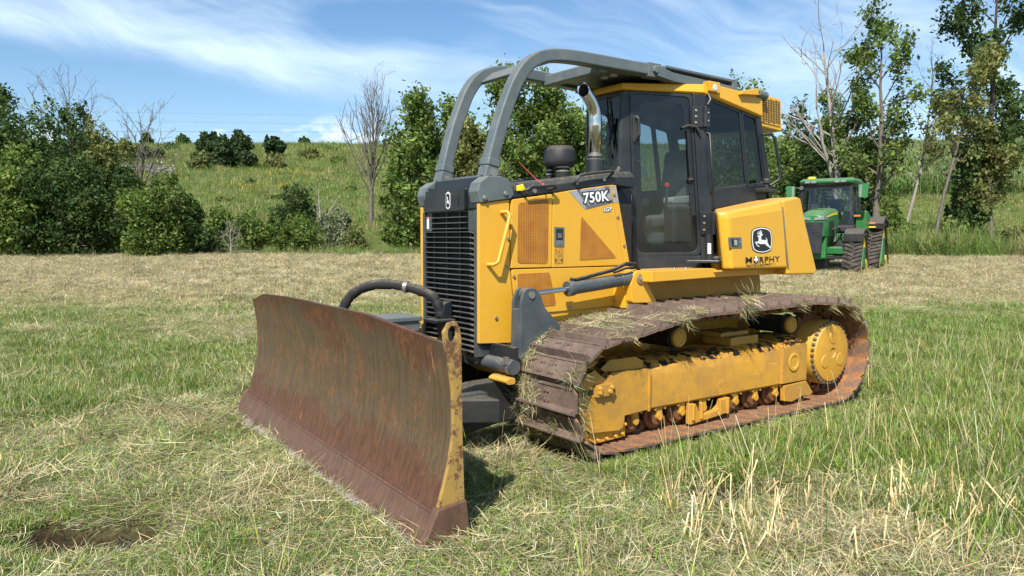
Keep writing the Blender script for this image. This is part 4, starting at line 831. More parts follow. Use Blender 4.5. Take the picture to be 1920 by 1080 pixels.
for s,yv,bl in ((1,YR,0),(-1,YL,1)):
    xo=byaw(yv)
    fr=[(blx(z)+xo+.004,z) for z in (.20,.33,.43,.56,.66,.82,.95,1.05,1.085)]
    pl=fr+[(2.985+xo,1.14),(2.955+xo,1.185),(2.915+xo,1.195),(2.89+xo,1.165),(2.878+xo,1.10),(2.872+xo,.6),(2.86+xo,.22)]
    if s<0: pl=fr+[(2.93+xo,1.06),(2.90+xo,.6),(2.88+xo,.22)]; pl=[(a-.02,b*.985) for a,b in pl]
    mb=MB(); mb.prism(pl,'Y',yv-.004 if s>0 else yv-.022,yv+.022 if s>0 else yv+.004); ep=mb.build('end_plate',M['blade_side'] if s>0 else M['edge'],BL,.003)
    if s>0:
     mb=MB(); mb.prism([(2.932+xo+.030*math.cos(a),1.128+.044*math.sin(a)) for a in [2*math.pi*i/18 for i in range(18)]],'Y',yv-.03,yv+.03); cut=mb.build('eye_cut',M['blade_side'],None); 
     bo=ep.modifiers.new('eye','BOOLEAN'); bo.object=cut; bo.operation='DIFFERENCE'; bo.solver='EXACT'
     dg=bpy.context.evaluated_depsgraph_get(); me=bpy.data.meshes.new_from_object(ep.evaluated_get(dg)); ep.modifiers.clear(); ep.data=me; bpy.data.objects.remove(cut)
    bt=[(blx(.225)+xo+.02,.225),(blx(.12)+xo+.02,.12),(blx(.0)+xo+.015,.0),(2.90+xo,-.01),(2.845+xo,.10),(2.86+xo,.245)]
    mb=MB(); mb.prism(bt,'Y',yv-.02 if s>0 else yv-.045,yv+.045 if s>0 else yv+.02); mb.build('end_bit',M['edge'],BL,.008)
mb=MB()
for y in (-1.2,-.6,0,.6,1.2): mb.prism([(2.885+byaw(y),.2),(2.88+byaw(y),1.05),(2.84+byaw(y),1.05),(2.70+byaw(y),.55),(2.70+byaw(y),.25)],'Y',y-.02,y+.02)
mb.loft([[(2.90+byaw(y),y,.95),(2.90+byaw(y),y,1.06),(2.82+byaw(y),y,1.06),(2.82+byaw(y),y,.95)] for y in (-1.5,1.60)])
mb.loft([[(2.92+byaw(y),y,.20),(2.92+byaw(y),y,.42),(2.76+byaw(y),y,.42),(2.76+byaw(y),y,.20)] for y in (-1.5,1.60)])
mb.build('blade_back_frame',M['yellow_worn'],BL,.01)
# ================================================================== THE LAND (field coordinates: L metres to the right of the lens, D metres away from it)
FB=np.array([FW.x,FW.y])/math.hypot(FW.x,FW.y); FA=np.array([-FB[1],FB[0]])*-1
if FA@np.array([RT.x,RT.y])<0: FA=-FA
C2=np.array([CAM.x,CAM.y])
def to_xy(L,D): return C2[0]+FA[0]*L+FB[0]*D, C2[1]+FA[1]*L+FB[1]*D
def to_LD(x,y): return (x-C2[0])*FA[0]+(y-C2[1])*FA[1],(x-C2[0])*FB[0]+(y-C2[1])*FB[1]
PERM=np.random.default_rng(5).random((256,256))
def vnoise(x,y):
    xi=np.floor(x).astype(int); yi=np.floor(y).astype(int); fx=x-xi; fy=y-yi; fx=fx*fx*(3-2*fx); fy=fy*fy*(3-2*fy)
    g=lambda a,b:PERM[a%256,b%256]
    return (g(xi,yi)*(1-fx)+g(xi+1,yi)*fx)*(1-fy)+(g(xi,yi+1)*(1-fx)+g(xi+1,yi+1)*fx)*fy
def fbm(x,y,s,o=4):
    v=0;a=.5;t=0
    for i in range(o): v=v+a*vnoise(x*s+17.3*i,y*s+5.1*i); t+=a; a*=.5; s*=2.03
    return v/t
PD=[-400,9,14,20,27,34,40,44,48,54,62,75,95,118,140,170,210,250,285,320,380,500,900]
PH=[0,0,.05,.20,.43,.58,.68,.70,.85,1.75,3.2,5.1,8.4,12.4,16.2,20.8,26.6,32.2,35.8,36.4,34,28,10]
def hz(L,D,bumps=True):
    L=np.asarray(L,float); D=np.asarray(D,float)
    h=sum(np.interp(D+k,PD,PH) for k in (-3,-1.5,0,1.5,3))/5
    far=np.clip((D-46)/60,0,1)
    h=h+far*(fbm(L,D,.035,3)-.5)*3.2*np.clip((260-D)/120,0,1)
    if bumps:
        x,y=to_xy(L,D); flat=np.clip((np.hypot(np.maximum(np.abs(x+.3)-2.2,0),np.maximum(np.abs(y)-1.3,0)))/.8,0,1)
        h=h+((fbm(x,y,.7,3)-.5)*.12+(fbm(x+40,y,2.6,3)-.5)*.07)*flat*np.clip((48-D)/10,0,1)-.015
    return h
def gau(L,D,l,d,sl,sd): return np.exp(-((L-l)/sl)**2-((D-d)/sd)**2)
def sm(v,a,b): t=np.clip((v-a)/(b-a),0,1); return t*t*(3-2*t)
def greenness(L,D):
    "share of living grass in the mown field, 0 (straw) to 1"
    x,y=to_xy(L,D); n=fbm(x,y,.55,4); n2=fbm(x+9,y+3,1.9,3)
    u=L/np.maximum(D,.5)
    g=.47+.05*sm(D,9,5)+0*L
    g=g+.62*sm(u,.02,.16)*sm(D,4.4,5.4)*sm(D,15.5,10.5)            # right foreground
    g=g+.45*sm(u,.42,.6)*sm(D,3.4,4.2)*sm(D,6,4.5)
    g=g+.30*sm(u,-.22,-.36)*sm(D,8.6,9.8)*sm(D,15.5,12.5)           # band left of the blade
    g=g+.5*gau(L,D,-3.0,8.2,1.5,.9)+.45*gau(L,D,-1.8,6.9,.7,.8)+.3*gau(L,D,-4.7,6.6,1.1,.7)
    g=g+.45*gau(L,D,-.6,4.5,.5,.5)+.35*gau(L,D,-2.4,3.7,.8,.35)+.45*gau(L,D,1.3,9.3,3,1.0)*0
    g=g-.62*sm(D,14,20)*sm(D,41,36)+.20*np.sin(D*1.15+2*fbm(L,D,.12,3)*3)*sm(D,11,14)*sm(D,30,22)+.22*gau(u,D,.5,14,.5,3)
    g=g-.35*gau(L,D,-3.9,12.6,1.6,.8)-.25*gau(L,D,-.1,3.9,1.1,.5)-.3*gau(L,D,1.5,4.7,.5,.5)
    return np.clip(g+(n-.5)*(1.45-.6*sm(D,18,26))+(n2-.5)*.55,0,1)
def soil(L,D):
    x,y=to_xy(L,D)
    s=3.5*gau(L,D,-2.36,3.95,.24,.13)+3.0*gau(L,D,-1.95,4.02,.14,.12)+1.0*gau(L,D,1.42,4.75,.5,.3)+.9*gau(L,D,-4.2,12.3,1.5,.35)+.8*gau(L,D,-2.2,12.8,.9,.3)+.7*gau(L,D,-2.1,6.0,.5,.4)+.6*gau(L,D,-2.3,5.0,.6,.35)
    return np.clip(s*(.5+fbm(x,y,3.1,3))+2.4*(fbm(x+70,y+20,1.3,4)-.57),0,1)
def bare(L,D): return np.clip(1.6*gau(L,D,-2.36,3.95,.34,.24)+1.6*gau(L,D,-1.95,4.02,.22,.22)+1.1*gau(L,D,1.42,4.75,.35,.25),0,1)
def ground():
    Ds=np.concatenate([np.linspace(-400,-6,14),np.arange(-5,2.5,.5),np.arange(2.5,14,.11),np.geomspace(14,48,90),np.geomspace(48.6,330,120),[360,420,520,700,900]])
    us=np.concatenate([np.linspace(-2.4,-.85,14),np.linspace(-.82,.82,150),np.linspace(.85,2.4,14)])
    Dg,Ug=np.meshgrid(Ds,us,indexing='ij'); Lg=Ug*np.maximum(np.abs(Dg),4.0)
    Z=hz(Lg,Dg); so=soil(Lg,Dg)*np.clip((14-Dg)/3,0,1); 
    pit=gau(Lg,Dg,-2.36,3.95,.24,.13)*.09+gau(Lg,Dg,-1.95,4.02,.14,.11)*.07
    Z=Z-pit
    x,y=to_xy(Lg,Dg); V=np.stack([x,y,Z],-1).reshape(-1,3)
    n0,n1=Dg.shape; i=np.arange((n0-1)*(n1)).reshape(n0-1,n1)[:,:-1].ravel(); F=np.stack([i,i+1,i+1+n1,i+n1],1)
    g=greenness(Lg,Dg)[...,None]; so=so[...,None]
    straw=np.array([.36,.30,.17])*(.72+.5*sm(Dg,12,20))[...,None]; grn=np.array([.075,.105,.025]); brown=np.array([.028,.018,.012]); mead=np.array([.19,.26,.07]); dry=np.array([.33,.31,.14]); crop=np.array([.045,.105,.022])
    c=straw*(1-g)+grn*g; c=c*(1-.92*so)+brown*.92*so
    m=sm(Dg,40,43)[...,None]; q=sm(fbm(Lg+.0,Dg*.6,.09,4),.45,.62)[...,None]; q2=sm(fbm(Lg+50,Dg,.05,3),.52,.6)[...,None]
    hill=mead*(1-q)+dry*q; hill=hill*(1-.5*q2)+np.array([.06,.12,.03])*.5*q2
    c=c*(1-m)+hill*m
    k=sm(Dg+14*(fbm(Lg,Dg*0,.02,2)-.5)-(Ug<.2)*0,205,212)[...,None]; c=c*(1-k)+crop*k
    o=npmesh('field',V,F,None or ground_mat(),cols=c.reshape(-1,3),smooth=True); tag(o,kind='structure')
    return o
def ground_mat():
    t=MT('field_ground'); a=t.N.new('ShaderNodeAttribute'); a.attribute_name='tint'
    n=t.noise(3.2,8,.72); n2=t.noise(34,5,.75,vec=t.mapv((1,1,.3))); n3=t.noise(.33,4,.6)
    c=t.mix(1.0,a.outputs['Color'],t.mix(t.step(n,.30,.72),(.60,.58,.52),(1.22,1.2,1.12)),'MULTIPLY')
    c=t.mix(1.0,c,t.mix(t.step(n2,.32,.68),(.45,.43,.40),(1.35,1.33,1.25)),'MULTIPLY')
    t.color(c); t.set(rough=.95,spec=.15); t.bump(n2,.7,.03); return t.M
FIELD=ground()
# ------------------------------------------------------------------ grass: small clumps of blades, scattered over the land
def blade_mat(name,c1,c2,c3,transl=.35):
    t=MT(name); a=t.N.new('ShaderNodeAttribute'); a.attribute_name='tint'; o=t.N.new('ShaderNodeObjectInfo')
    r=o.outputs['Random']; c=t.mix(t.step(r,.0,.6),c1,c2); c=t.mix(t.step(r,.62,1.),c,c3)
    c=t.mix(1.0,c,a.outputs['Color'],'MULTIPLY')
    d=t.N.new('ShaderNodeBsdfDiffuse'); tr=t.N.new('ShaderNodeBsdfTranslucent'); gl=t.N.new('ShaderNodeBsdfGlossy'); gl.inputs['Roughness'].default_value=.45; gl.inputs[0].default_value=(.5,.5,.5,1)
    mx=t.N.new('ShaderNodeMixShader'); mx.inputs[0].default_value=transl; m2=t.N.new('ShaderNodeMixShader'); m2.inputs[0].default_value=.05
    t.L.new(c,d.inputs[0]); t.L.new(c,tr.inputs[0]); t.L.new(d.outputs[0],mx.inputs[1]); t.L.new(tr.outputs[0],mx.inputs[2]); t.L.new(mx.outputs[0],m2.inputs[1]); t.L.new(gl.outputs[0],m2.inputs[2]); t.L.new(m2.outputs[0],t.out.inputs[0]); return t.M
M['grass']=blade_mat('green_grass_blades',(.120,.235,.026),(.19,.275,.036),(.28,.31,.07))
M['hay']=blade_mat('cut_hay',(.45,.39,.225),(.29,.27,.145),(.62,.54,.33),.15)
M['stub']=blade_mat('straw_stubble',(.58,.48,.25),(.50,.42,.23),(.66,.58,.37),.2)
M['tallgrass']=blade_mat('tall_meadow_grass',(.17,.26,.055),(.25,.29,.085),(.36,.33,.15),.3)
M['edgegrass']=blade_mat('tall_edge_grass',(.14,.25,.045),(.19,.26,.065),(.26,.27,.10),.3)
M['corn']=blade_mat('corn_leaves',(.10,.20,.045),(.14,.23,.055),(.20,.25,.085),.3)
def blades(n,rad,h0,h1,w,lean,bend,flat=0.,rng=RNG,tip=.15,tv=.3,hue=.12):
    "n ribbons of three quads; flat>0 lays them down"
    a=rng.uniform(0,2*np.pi,n); r=rad*np.sqrt(rng.random(n)); p=np.stack([r*np.cos(a),r*np.sin(a),np.zeros(n)],1)
    az=rng.uniform(0,2*np.pi,n); h=rng.uniform(h0,h1,n); ln=np.clip(rng.normal(lean,lean*.5+.05,n),0,1.5)
    if flat: ln=np.pi/2-np.abs(rng.normal(0,flat,n)); p[:,2]=rng.uniform(0,.05,n)
    b=rng.normal(bend,abs(bend)*.5+.05,n)
    if flat: b=rng.normal(.05,.22,n)
    rows=[p]; q=p.copy(); ang=ln.copy(); side=np.stack([-np.sin(az),np.cos(az),np.zeros(n)],1); tw=rng.uniform(-.8,.8,n)
    side=side+np.stack([np.cos(az),np.sin(az),np.zeros(n)],1)*tw[:,None]; side/=np.linalg.norm(side,axis=1)[:,None]
    if flat: side[:,2]=rng.uniform(-.6,.6,n); side/=np.linalg.norm(side,axis=1)[:,None]
    caz=az.copy()
    for k in range(3):
        q=q+(h/3)[:,None]*np.stack([np.sin(ang)*np.cos(caz),np.sin(ang)*np.sin(caz),np.cos(ang)],1); rows.append(q); ang=ang+b/2.; 
        if flat: caz=caz+rng.normal(0,.35,n)
    ws=np.array([.8,1.,.75,tip])[:,None]*w*rng.uniform(.6,1.3,n)[None,:]
    V=np.empty((n,4,2,3)); 
    for k in range(4):
        V[:,k,0]=rows[k]-side*ws[k][:,None]/2; V[:,k,1]=rows[k]+side*ws[k][:,None]/2
    i=np.arange(n)[:,None]*8; F=np.concatenate([i+np.array([[0,1,3,2]])+2*k for k in range(3)],0)
    t=(1+rng.normal(0,tv,n)).clip(.45,1.7)[:,None]*(1+rng.normal(0,hue,(n,1))*np.array([[1.2,0,-.6]])); t=np.repeat(t.clip(.2,2),8,0)
    if flat: V[...,2]=np.maximum(V[...,2],.004)
    return V.reshape(-1,3),F,t
def clump(name,mat,*parts):
    Vs=[];Fs=[];Ts=[];MI=[];o=0
    for (V,F,T),mi in parts: Vs.append(V);Fs.append(F+o);Ts.append(T);MI.append(np.full(len(F),mi));o+=len(V)
    return npmesh(name,np.concatenate(Vs),np.concatenate(Fs),mat,cols=np.concatenate(Ts),midx=np.concatenate(MI),link=False)
def scatter(name,clumps,pts,rot,scl,idx,parent=None):
    "one object: instances of the clump meshes at the given points"
    col=bpy.data.collections.new(name+'_clumps')
    for i,c in enumerate(clumps): c.name='%s_%02d'%(name,i); col.objects.link(c)
    me=bpy.data.meshes.new(name); n=len(pts); me.vertices.add(n); me.vertices.foreach_set('co',np.asarray(pts,np.float32).ravel())
    a=me.attributes.new('rot','FLOAT_VECTOR','POINT'); a.data.foreach_set('vector',np.asarray(rot,np.float32).ravel())
    a=me.attributes.new('scl','FLOAT_VECTOR','POINT'); a.data.foreach_set('vector',np.asarray(scl,np.float32).ravel())
    a=me.attributes.new('idx','INT','POINT'); a.data.foreach_set('value',np.asarray(idx,np.int32))
    o=bpy.data.objects.new(name,me); COL.objects.link(o)
    g=bpy.data.node_groups.new(name+'_scatter','GeometryNodeTree'); g.interface.new_socket('Geometry',in_out='INPUT',socket_type='NodeSocketGeometry'); g.interface.new_socket('Geometry',in_out='OUTPUT',socket_type='NodeSocketGeometry')
    N=g.nodes; gi=N.new('NodeGroupInput'); go=N.new('NodeGroupOutput'); ip=N.new('GeometryNodeInstanceOnPoints'); ci=N.new('GeometryNodeCollectionInfo'); ci.inputs['Collection'].default_value=col; ci.inputs['Separate Children'].default_value=True; ci.inputs['Reset Children'].default_value=True
    ip.inputs['Pick Instance'].default_value=True
    def attr(nm,ty):
        q=N.new('GeometryNodeInputNamedAttribute'); q.data_type=ty; q.inputs['Name'].default_value=nm; return q.outputs['Attribute']
    Lk=g.links; Lk.new(gi.outputs[0],ip.inputs['Points']); Lk.new(ci.outputs[0],ip.inputs['Instance']); Lk.new(attr('idx','INT'),ip.inputs['Instance Index']); 
    e=N.new('FunctionNodeEulerToRotation'); Lk.new(attr('rot','FLOAT_VECTOR'),e.inputs[0]); Lk.new(e.outputs[0],ip.inputs['Rotation']); Lk.new(attr('scl','FLOAT_VECTOR'),ip.inputs['Scale']); Lk.new(ip.outputs[0],go.inputs[0])
    md=o.modifiers.new('scatter','NODES'); md.node_group=g
    if parent: o.parent=parent
    return o
def rots(n,tilt=.12): 
    r=RNG.normal(0,tilt,(n,3)); r[:,2]=RNG.uniform(0,2*np.pi,n); return r
def field_pts(n,d0,d1,umax=.80,power=1.0):
    "random points between two distances; power<1 crowds them towards the lens"
    t=RNG.random(n); D=(d0**power+(d1**power-d0**power)*t)**(1/power); u=RNG.uniform(-umax,umax,n)+RNG.normal(0,.03,n); return u*(D+1.2),D
def blocked(L,D):
    "inside the bulldozer's footprint"
    x,y=to_xy(L,D)
    trk=(np.abs(x+.36)<2.0)&(np.abs(np.abs(y)-.94)<.42); bl=(np.abs(x-2.98-(y-1.94)*.0335)<.12)&(y>-1.74)&(y<1.98)
    return trk|bl
def put(name,clumps,sets,label=None):
    P_=[];R_=[];S_=[];I_=[]
    for L,D,i,s,tilt in sets:
        x,y=to_xy(L,D); P_.append(np.stack([x,y,hz(L,D)],1)); n=len(L); R_.append(rots(n,tilt)); s=np.broadcast_to(np.asarray(s,float),(n,)) if np.ndim(s)<2 else s
        S_.append(np.stack([s,s,s*RNG.uniform(.75,1.25,n)],1)); I_.append(i)
    o=scatter(name,clumps,np.concatenate(P_),np.concatenate(R_),np.concatenate(S_),np.concatenate(I_)); tag(o,kind='stuff',label=label); return o
def grass():
    G=[]
    for k in range(4): G.append(clump('c',[M['grass'],M['stub']],(blades(70,.11,.04,.13,.006,.45,.5,tv=.42),0),(blades(6,.10,.06,.15,.004,.3,.3),1)))
    for k in range(2): G.append(clump('c',[M['grass'],M['stub']],(blades(60,.12,.06,.19,.0065,.45,.55,tv=.42),0),(blades(4,.12,.12,.22,.004,.3,.25),1)))
    Ly=[];
    L,D=field_pts(120000,2.7,16,.84,1.15); g=greenness(L,D); so=soil(L,D)
    keep=(RNG.random(len(L))<np.clip(g**1.4*1.0,0.02,1)*np.clip(1-so*1.0-bare(L,D),0,1)*np.clip(7/D,.3,1.0)**.5)&~blocked(L,D)
    L,D,g=L[keep],D[keep],g[keep]; u=L/D
    tall=sm(u,.06,.2)*sm(D,4.6,5.6); i=np.where(RNG.random(len(L))<.10+.22*tall,RNG.integers(4,6,len(L)),RNG.integers(0,4,len(L)))
    sc=(.45+.5*g*RNG.uniform(.5,1.2,len(L)))*(1+.05*tall)*(1+np.clip(D-8,0,9)*.02)
    # shorter where the machine stands in front of it
    x,y=to_xy(L,D); dd=np.minimum(np.hypot(np.maximum(np.abs(x+.3)-1.9,0),np.maximum(np.abs(y)-1.3,0)),np.hypot(x-3.0,np.maximum(np.abs(y-.1)-1.8,0))); sc=sc*np.clip(.42+dd*.75,0,1)
    sets=[(L,D,i,sc,.18)]
    L,D=field_pts(46000,15,47,.86,1.4); g=greenness(L,D); keep=RNG.random(len(L))<np.clip(g*.9+.03,0,1)*.8; L,D,g=L[keep],D[keep],g[keep]
    sets.append((L,D,RNG.integers(0,4,len(L)),RNG.uniform(.6,1.1,len(L))*(1+(D-15)*.018),.15))
    put('green_grass',G,sets,'living green grass growing through the cut hay')
    H=[]
    for k in range(5): H.append(clump('c',[M['hay'],M['grass']],(blades(105,.20,.04,.19,.0031,0,0,flat=.14,tv=.55),0),(blades(50,.20,.04,.16,.0042,0,0,flat=.24,tv=.5),1)))
    for k in range(2): H.append(clump('c',[M['stub']],(blades(26,.16,.03,.11,.0055,.3,.1,tip=.8),0)))
    H.append(clump('c',[M['hay'],M['stub']],(blades(120,.20,.08,.28,.0034,0,0,flat=.26,tv=.5),0)))
    for k in range(3): H.append(clump('c',[M['hay'],M['stub']],(blades(110,.20,.05,.24,.0045,0,0,flat=.15,tv=.38),0),(blades(24,.2,.03,.09,.006,.3,.1,tip=.8),1)))
    L,D=field_pts(60000,2.6,16,.84,1.2); g=greenness(L,D); so=soil(L,D); keep=(RNG.random(len(L))<np.clip(1.05-g*.95,0.08,1)*np.clip(1.0-so*1.1-bare(L,D)*1.1,0,1))&~blocked(L,D); L,D=L[keep],D[keep]
    x,y=to_xy(L,D); wind=sm(fbm(x+13,y+31,1.2,3),.52,.66)
    r=RNG.random(len(L)); i=np.where(r<.10,RNG.integers(5,7,len(L)),np.where(r<.10+.35*wind,7,RNG.integers(0,5,len(L))))
    sets=[(L,D,i,RNG.uniform(.6,1.15,len(L))*(1+np.clip(D-8,0,9)*.03),.14)]
    L,D=field_pts(42000,15,46,.86,1.4); g=greenness(L,D); keep=RNG.random(len(L))<np.clip(1.1-g,0.1,1); L,D=L[keep],D[keep]
    i=np.where(RNG.random(len(L))<.30,RNG.integers(5,7,len(L)),np.where(RNG.random(len(L))<sm(D,15,22),RNG.integers(8,11,len(L)),RNG.integers(0,5,len(L)))); sets.append((L,D,i,RNG.uniform(.8,1.4,len(L))*(1+(D-15)*.022),.15))
    put('cut_hay',H,sets,'cut dry hay lying over the mown field')
    # single tall stems: pale seed stalks and broken straws standing out of the grass
    T=[]
    for k in range(4): T.append(clump('c',[M['stub'],M['grass']],(blades(3,.05,.22,.5,.0045,.18,.15,tip=.9,tv=.25),0),(blades(3,.05,.2,.42,.006,.25,.35),1)))
    T.append(clump('c',[M['stub']],(blades(9,.12,.10,.26,.0075,.5,.1,tip=.9,tv=.2),0)))
    L,D=field_pts(1100,3.2,10.5,.80,1.0); u=L/D; x,y=to_xy(L,D); keep=(np.hypot(np.maximum(np.abs(x+.3)-1.9,0),np.maximum(np.abs(y)-1.3,0))>.45*RNG.random(len(L)))&(RNG.random(len(L))<.05+.75*sm(u,-.06,.06)*sm(D,3.4,4.6))&~blocked(L,D); L,D=L[keep],D[keep]
    sets=[(L,D,RNG.integers(0,4,len(L)),RNG.uniform(.6,1.15,len(L)),.2)]
    L=RNG.uniform(.9,3.0,110); D=RNG.normal(4.05,.35,110); sets.append((L,D,np.full(110,4),RNG.uniform(.6,1.2,110),.2))
    put('tall_straw_stems',T,sets,'pale tall stalks standing above the mown grass')
grass()
# ================================================================== TREES AND SHRUBS
def leaf_mat(name,c1,c2,c3):
    t=MT(name); a=t.N.new('ShaderNodeAttribute'); a.attribute_name='tint'; n=t.noise(1.1,3,.6)
    c=t.mix(t.step(n,.35,.65),c1,c2); c=t.mix(1.0,c,a.outputs['Color'],'MULTIPLY')
    d=t.N.new('ShaderNodeBsdfDiffuse'); tr=t.N.new('ShaderNodeBsdfTranslucent'); gl=t.N.new('ShaderNodeBsdfGlossy'); gl.inputs['Roughness'].default_value=.6; gl.inputs[0].default_value=(.5,.5,.5,1)
    mx=t.N.new('ShaderNodeMixShader'); mx.inputs[0].default_value=.33; m2=t.N.new('ShaderNodeMixShader'); m2.inputs[0].default_value=.03
    t.L.new(c,d.inputs[0]); t.L.new(t.mix(1.0,c,c3,'MULTIPLY'),tr.inputs[0]); t.L.new(d.outputs[0],mx.inputs[1]); t.L.new(tr.outputs[0],mx.inputs[2]); t.L.new(mx.outputs[0],m2.inputs[1]); t.L.new(gl.outputs[0],m2.inputs[2]); t.L.new(m2.outputs[0],t.out.inputs[0]); return t.M
M['leaf_mid']=leaf_mat('mid_green_leaves',(0.108,0.172,0.038),(0.147,0.204,0.048),(1.5,1.5,.8))
M['leaf_dark']=leaf_mat('dark_green_leaves',(0.050,0.094,0.027),(0.073,0.120,0.031),(1.5,1.5,.8))
M['leaf_bright']=leaf_mat('bright_green_leaves',(.100,.165,.032),(.135,.185,.044),(1.4,1.4,.8))
M['leaf_olive']=leaf_mat('olive_leaves',(0.147,0.172,0.051),(0.191,0.204,0.070),(1.4,1.3,.8))
M['leaf_grey']=leaf_mat('grey_green_leaves',(0.217,0.246,0.145),(0.174,0.203,0.109),(1.2,1.2,1.))
M['cedar']=leaf_mat('cedar_needles',(0.040,0.074,0.028),(0.057,0.096,0.033),(1.2,1.2,.8))
M['flower']=leaf_mat('yellow_flowers',(.55,.42,.03),(.50,.40,.04),(1.,1.,.8))
def bark(name,c1,c2):
    t=MT(name); n=t.noise(5,6,.7,vec=t.mapv((3,3,.6))); t.color(t.mix(t.step(n,.3,.7),c1,c2)); t.set(rough=.95,spec=.1); t.bump(n,.5,.03); return t.M
M['bark']=bark('grey_bark',(.10,.085,.07),(.20,.175,.145)); M['bark_dead']=bark('pale_dead_wood',(.22,.20,.175),(.36,.33,.29)); M['bark_dark']=bark('dark_bark',(.045,.038,.03),(.10,.085,.068))
def branch(p,d,length,r,rng,n=5,wob=.12,up=.0):
    pts=[p]; d=d/np.linalg.norm(d); q=p
    for k in range(n):
        d=d+rng.normal(0,wob,3)+np.array([0,0,up]); d/=np.linalg.norm(d); q=q+d*length/n; pts.append(q)
    return pts
def skeleton(rng,H,r0,nb=14,start=.25,reach=.32,up=.55,sub=5,twig=4,lean=(0,0),wob=.10,profile=None,curve=.06,fork=0,sub_up=.06,sublen=.5,twlen=.5):
    tubes=[];tips=[]
    def rad(r,n): return list(np.linspace(r,r*.45,n+1))
    trunks=[]
    d0=np.array([lean[0],lean[1],1.])
    tr=branch(np.zeros(3),d0,H,r0,rng,9,wob*.5,0.02); tubes.append((tr,list(np.linspace(r0,r0*.12,10)))); trunks.append((tr,H,r0))
    for f in range(fork):
        i=rng.integers(1,4); d=np.array([rng.normal(0,.35),rng.normal(0,.35),1.]); t2=branch(tr[i],d,H*rng.uniform(.55,.8),r0*.6,rng,8,wob*.6,.03); tubes.append((t2,list(np.linspace(r0*.62,r0*.08,9)))); trunks.append((t2,H*.7,r0*.6))
    for tr,h,rr in trunks:
        n_=len(tr)-1
        for b in range(nb if tr is trunks[0][0] else max(4,nb//2)):
            t=start+(1-start)*((b+rng.random())/nb if tr is trunks[0][0] else rng.random()); t=min(t,.985); k=int(t*n_); p=tr[k]+(tr[k+1]-tr[k])*(t*n_-k)
            a=b*2.4+rng.normal(0,.5); pf=profile(t) if profile else (1-.75*(t-start)/(1-start))
            L1=h*reach*pf*rng.uniform(.7,1.25); d=np.array([math.cos(a),math.sin(a),up+rng.normal(0,.2)+.5*t]); rb=max(.012,rr*.42*(1-.75*t))
            br=branch(p,d,L1,rb,rng,5,wob,curve); tubes.append((br,rad(rb,5)))
            for s in range(sub):
                q=rng.uniform(.25,1.); k2=min(int(q*5),4); p2=br[k2]+(br[k2+1]-br[k2])*(q*5-k2); dd=(br[k2+1]-br[k2])/np.linalg.norm(br[k2+1]-br[k2])+rng.normal(0,.55,3)
                L2=L1*sublen*rng.uniform(.5,1.)*(1.15-q*.5); rb2=max(.008,rb*.42); b2=branch(p2,dd,L2,rb2,rng,4,wob*1.2,sub_up); tubes.append((b2,rad(rb2,4)))
                for w in range(twig):
                    q3=rng.uniform(.2,1.); k3=min(int(q3*4),3); p3=b2[k3]+(b2[k3+1]-b2[k3])*(q3*4-k3); d3=(b2[k3+1]-b2[k3])/np.linalg.norm(b2[k3+1]-b2[k3])+rng.normal(0,.5,3)
                    tw=branch(p3,d3,L2*twlen*rng.uniform(.5,1.1),.006,rng,3,wob,sub_up); tubes.append((tw,list(np.linspace(max(.006,rb2*.45),.004,4)))); tips.append(tw)
                if twig==0: tips.append(b2)
    return tubes,tips
def tube_mesh(name,tubes,mat,parent,minr=.0,k=1.0):
    Vs=[];Fs=[];o=0
    for pts,rs in tubes:
        n=len(pts); seg=7 if rs[0]>.08 else 4 if rs[0]>.02 else 3; P_=np.array(pts); T=np.gradient(P_,axis=0); T/=np.linalg.norm(T,axis=1)[:,None]+1e-9
        ref=np.array([0.3,.2,1.]) if abs(T[0][2])<.8 else np.array([1.,.1,0]); u=np.cross(T,ref); u/=np.linalg.norm(u,axis=1)[:,None]+1e-9; v=np.cross(T,u)
        a=np.arange(seg)*2*np.pi/seg; r=np.maximum(np.array(rs)*k,minr)
        V=P_[:,None]+(u[:,None]*np.cos(a)[None,:,None]+v[:,None]*np.sin(a)[None,:,None])*r[:,None,None]; Vs.append(V.reshape(-1,3))
        i=np.arange(n-1)[:,None]*seg+np.arange(seg)[None]; j=np.arange(n-1)[:,None]*seg+(np.arange(seg)[None]+1)%seg
        Fs.append(np.stack([i,j,j+seg,i+seg],-1).reshape(-1,4)+o); o+=n*seg
    return npmesh(name,np.concatenate(Vs),np.concatenate(Fs),mat,parent,smooth=True)
def leaf_quads(P_,size,rng,tint,up=.35,asp=.55):
    n=len(P_); nrm=rng.normal(0,1,(n,3)); nrm[:,2]+=up; nrm/=np.linalg.norm(nrm,axis=1)[:,None]; a=np.cross(nrm,rng.normal(0,1,(n,3))); a/=np.linalg.norm(a,axis=1)[:,None]; b=np.cross(nrm,a); s=size*(.45+1.25*rng.random(n)**1.5)[:,None]*1.08
    V=np.stack([P_-a*s,P_+b*s*asp-a*s*.1,P_+a*s,P_-b*s*asp-a*s*.1],1).reshape(-1,3); F=np.arange(n*4).reshape(n,4); return V,F,np.repeat(tint,4,0)
def leaf_cloud(name,P_,size,rng,mat,parent,clump=.8,tv=.28,warm=.10):
    key=fbm(P_[:,0]/clump+91.3+P_[:,2]*.37,P_[:,1]/clump+P_[:,2]/clump*.7+33.,1.0,2); t=(.62+.75*key)[:,None]*(1+rng.normal(0,tv,(len(P_),1))).clip(.4,1.8); h=1+rng.normal(0,warm,(len(P_),1))*np.array([[1.,.15,-.4]])
    V,F,T=leaf_quads(P_,size,rng,(t*h).clip(.2,2.2)); return npmesh(name,V,F,mat,parent,cols=T)
def at(px,D,dz=0.):
    L=(px-960)/1405.6*D; x,y=to_xy(L,D); return (float(x),float(y),float(hz(L,D))+dz)
def ztop(py,D): return 1.62+(447-py)/1405.6*D
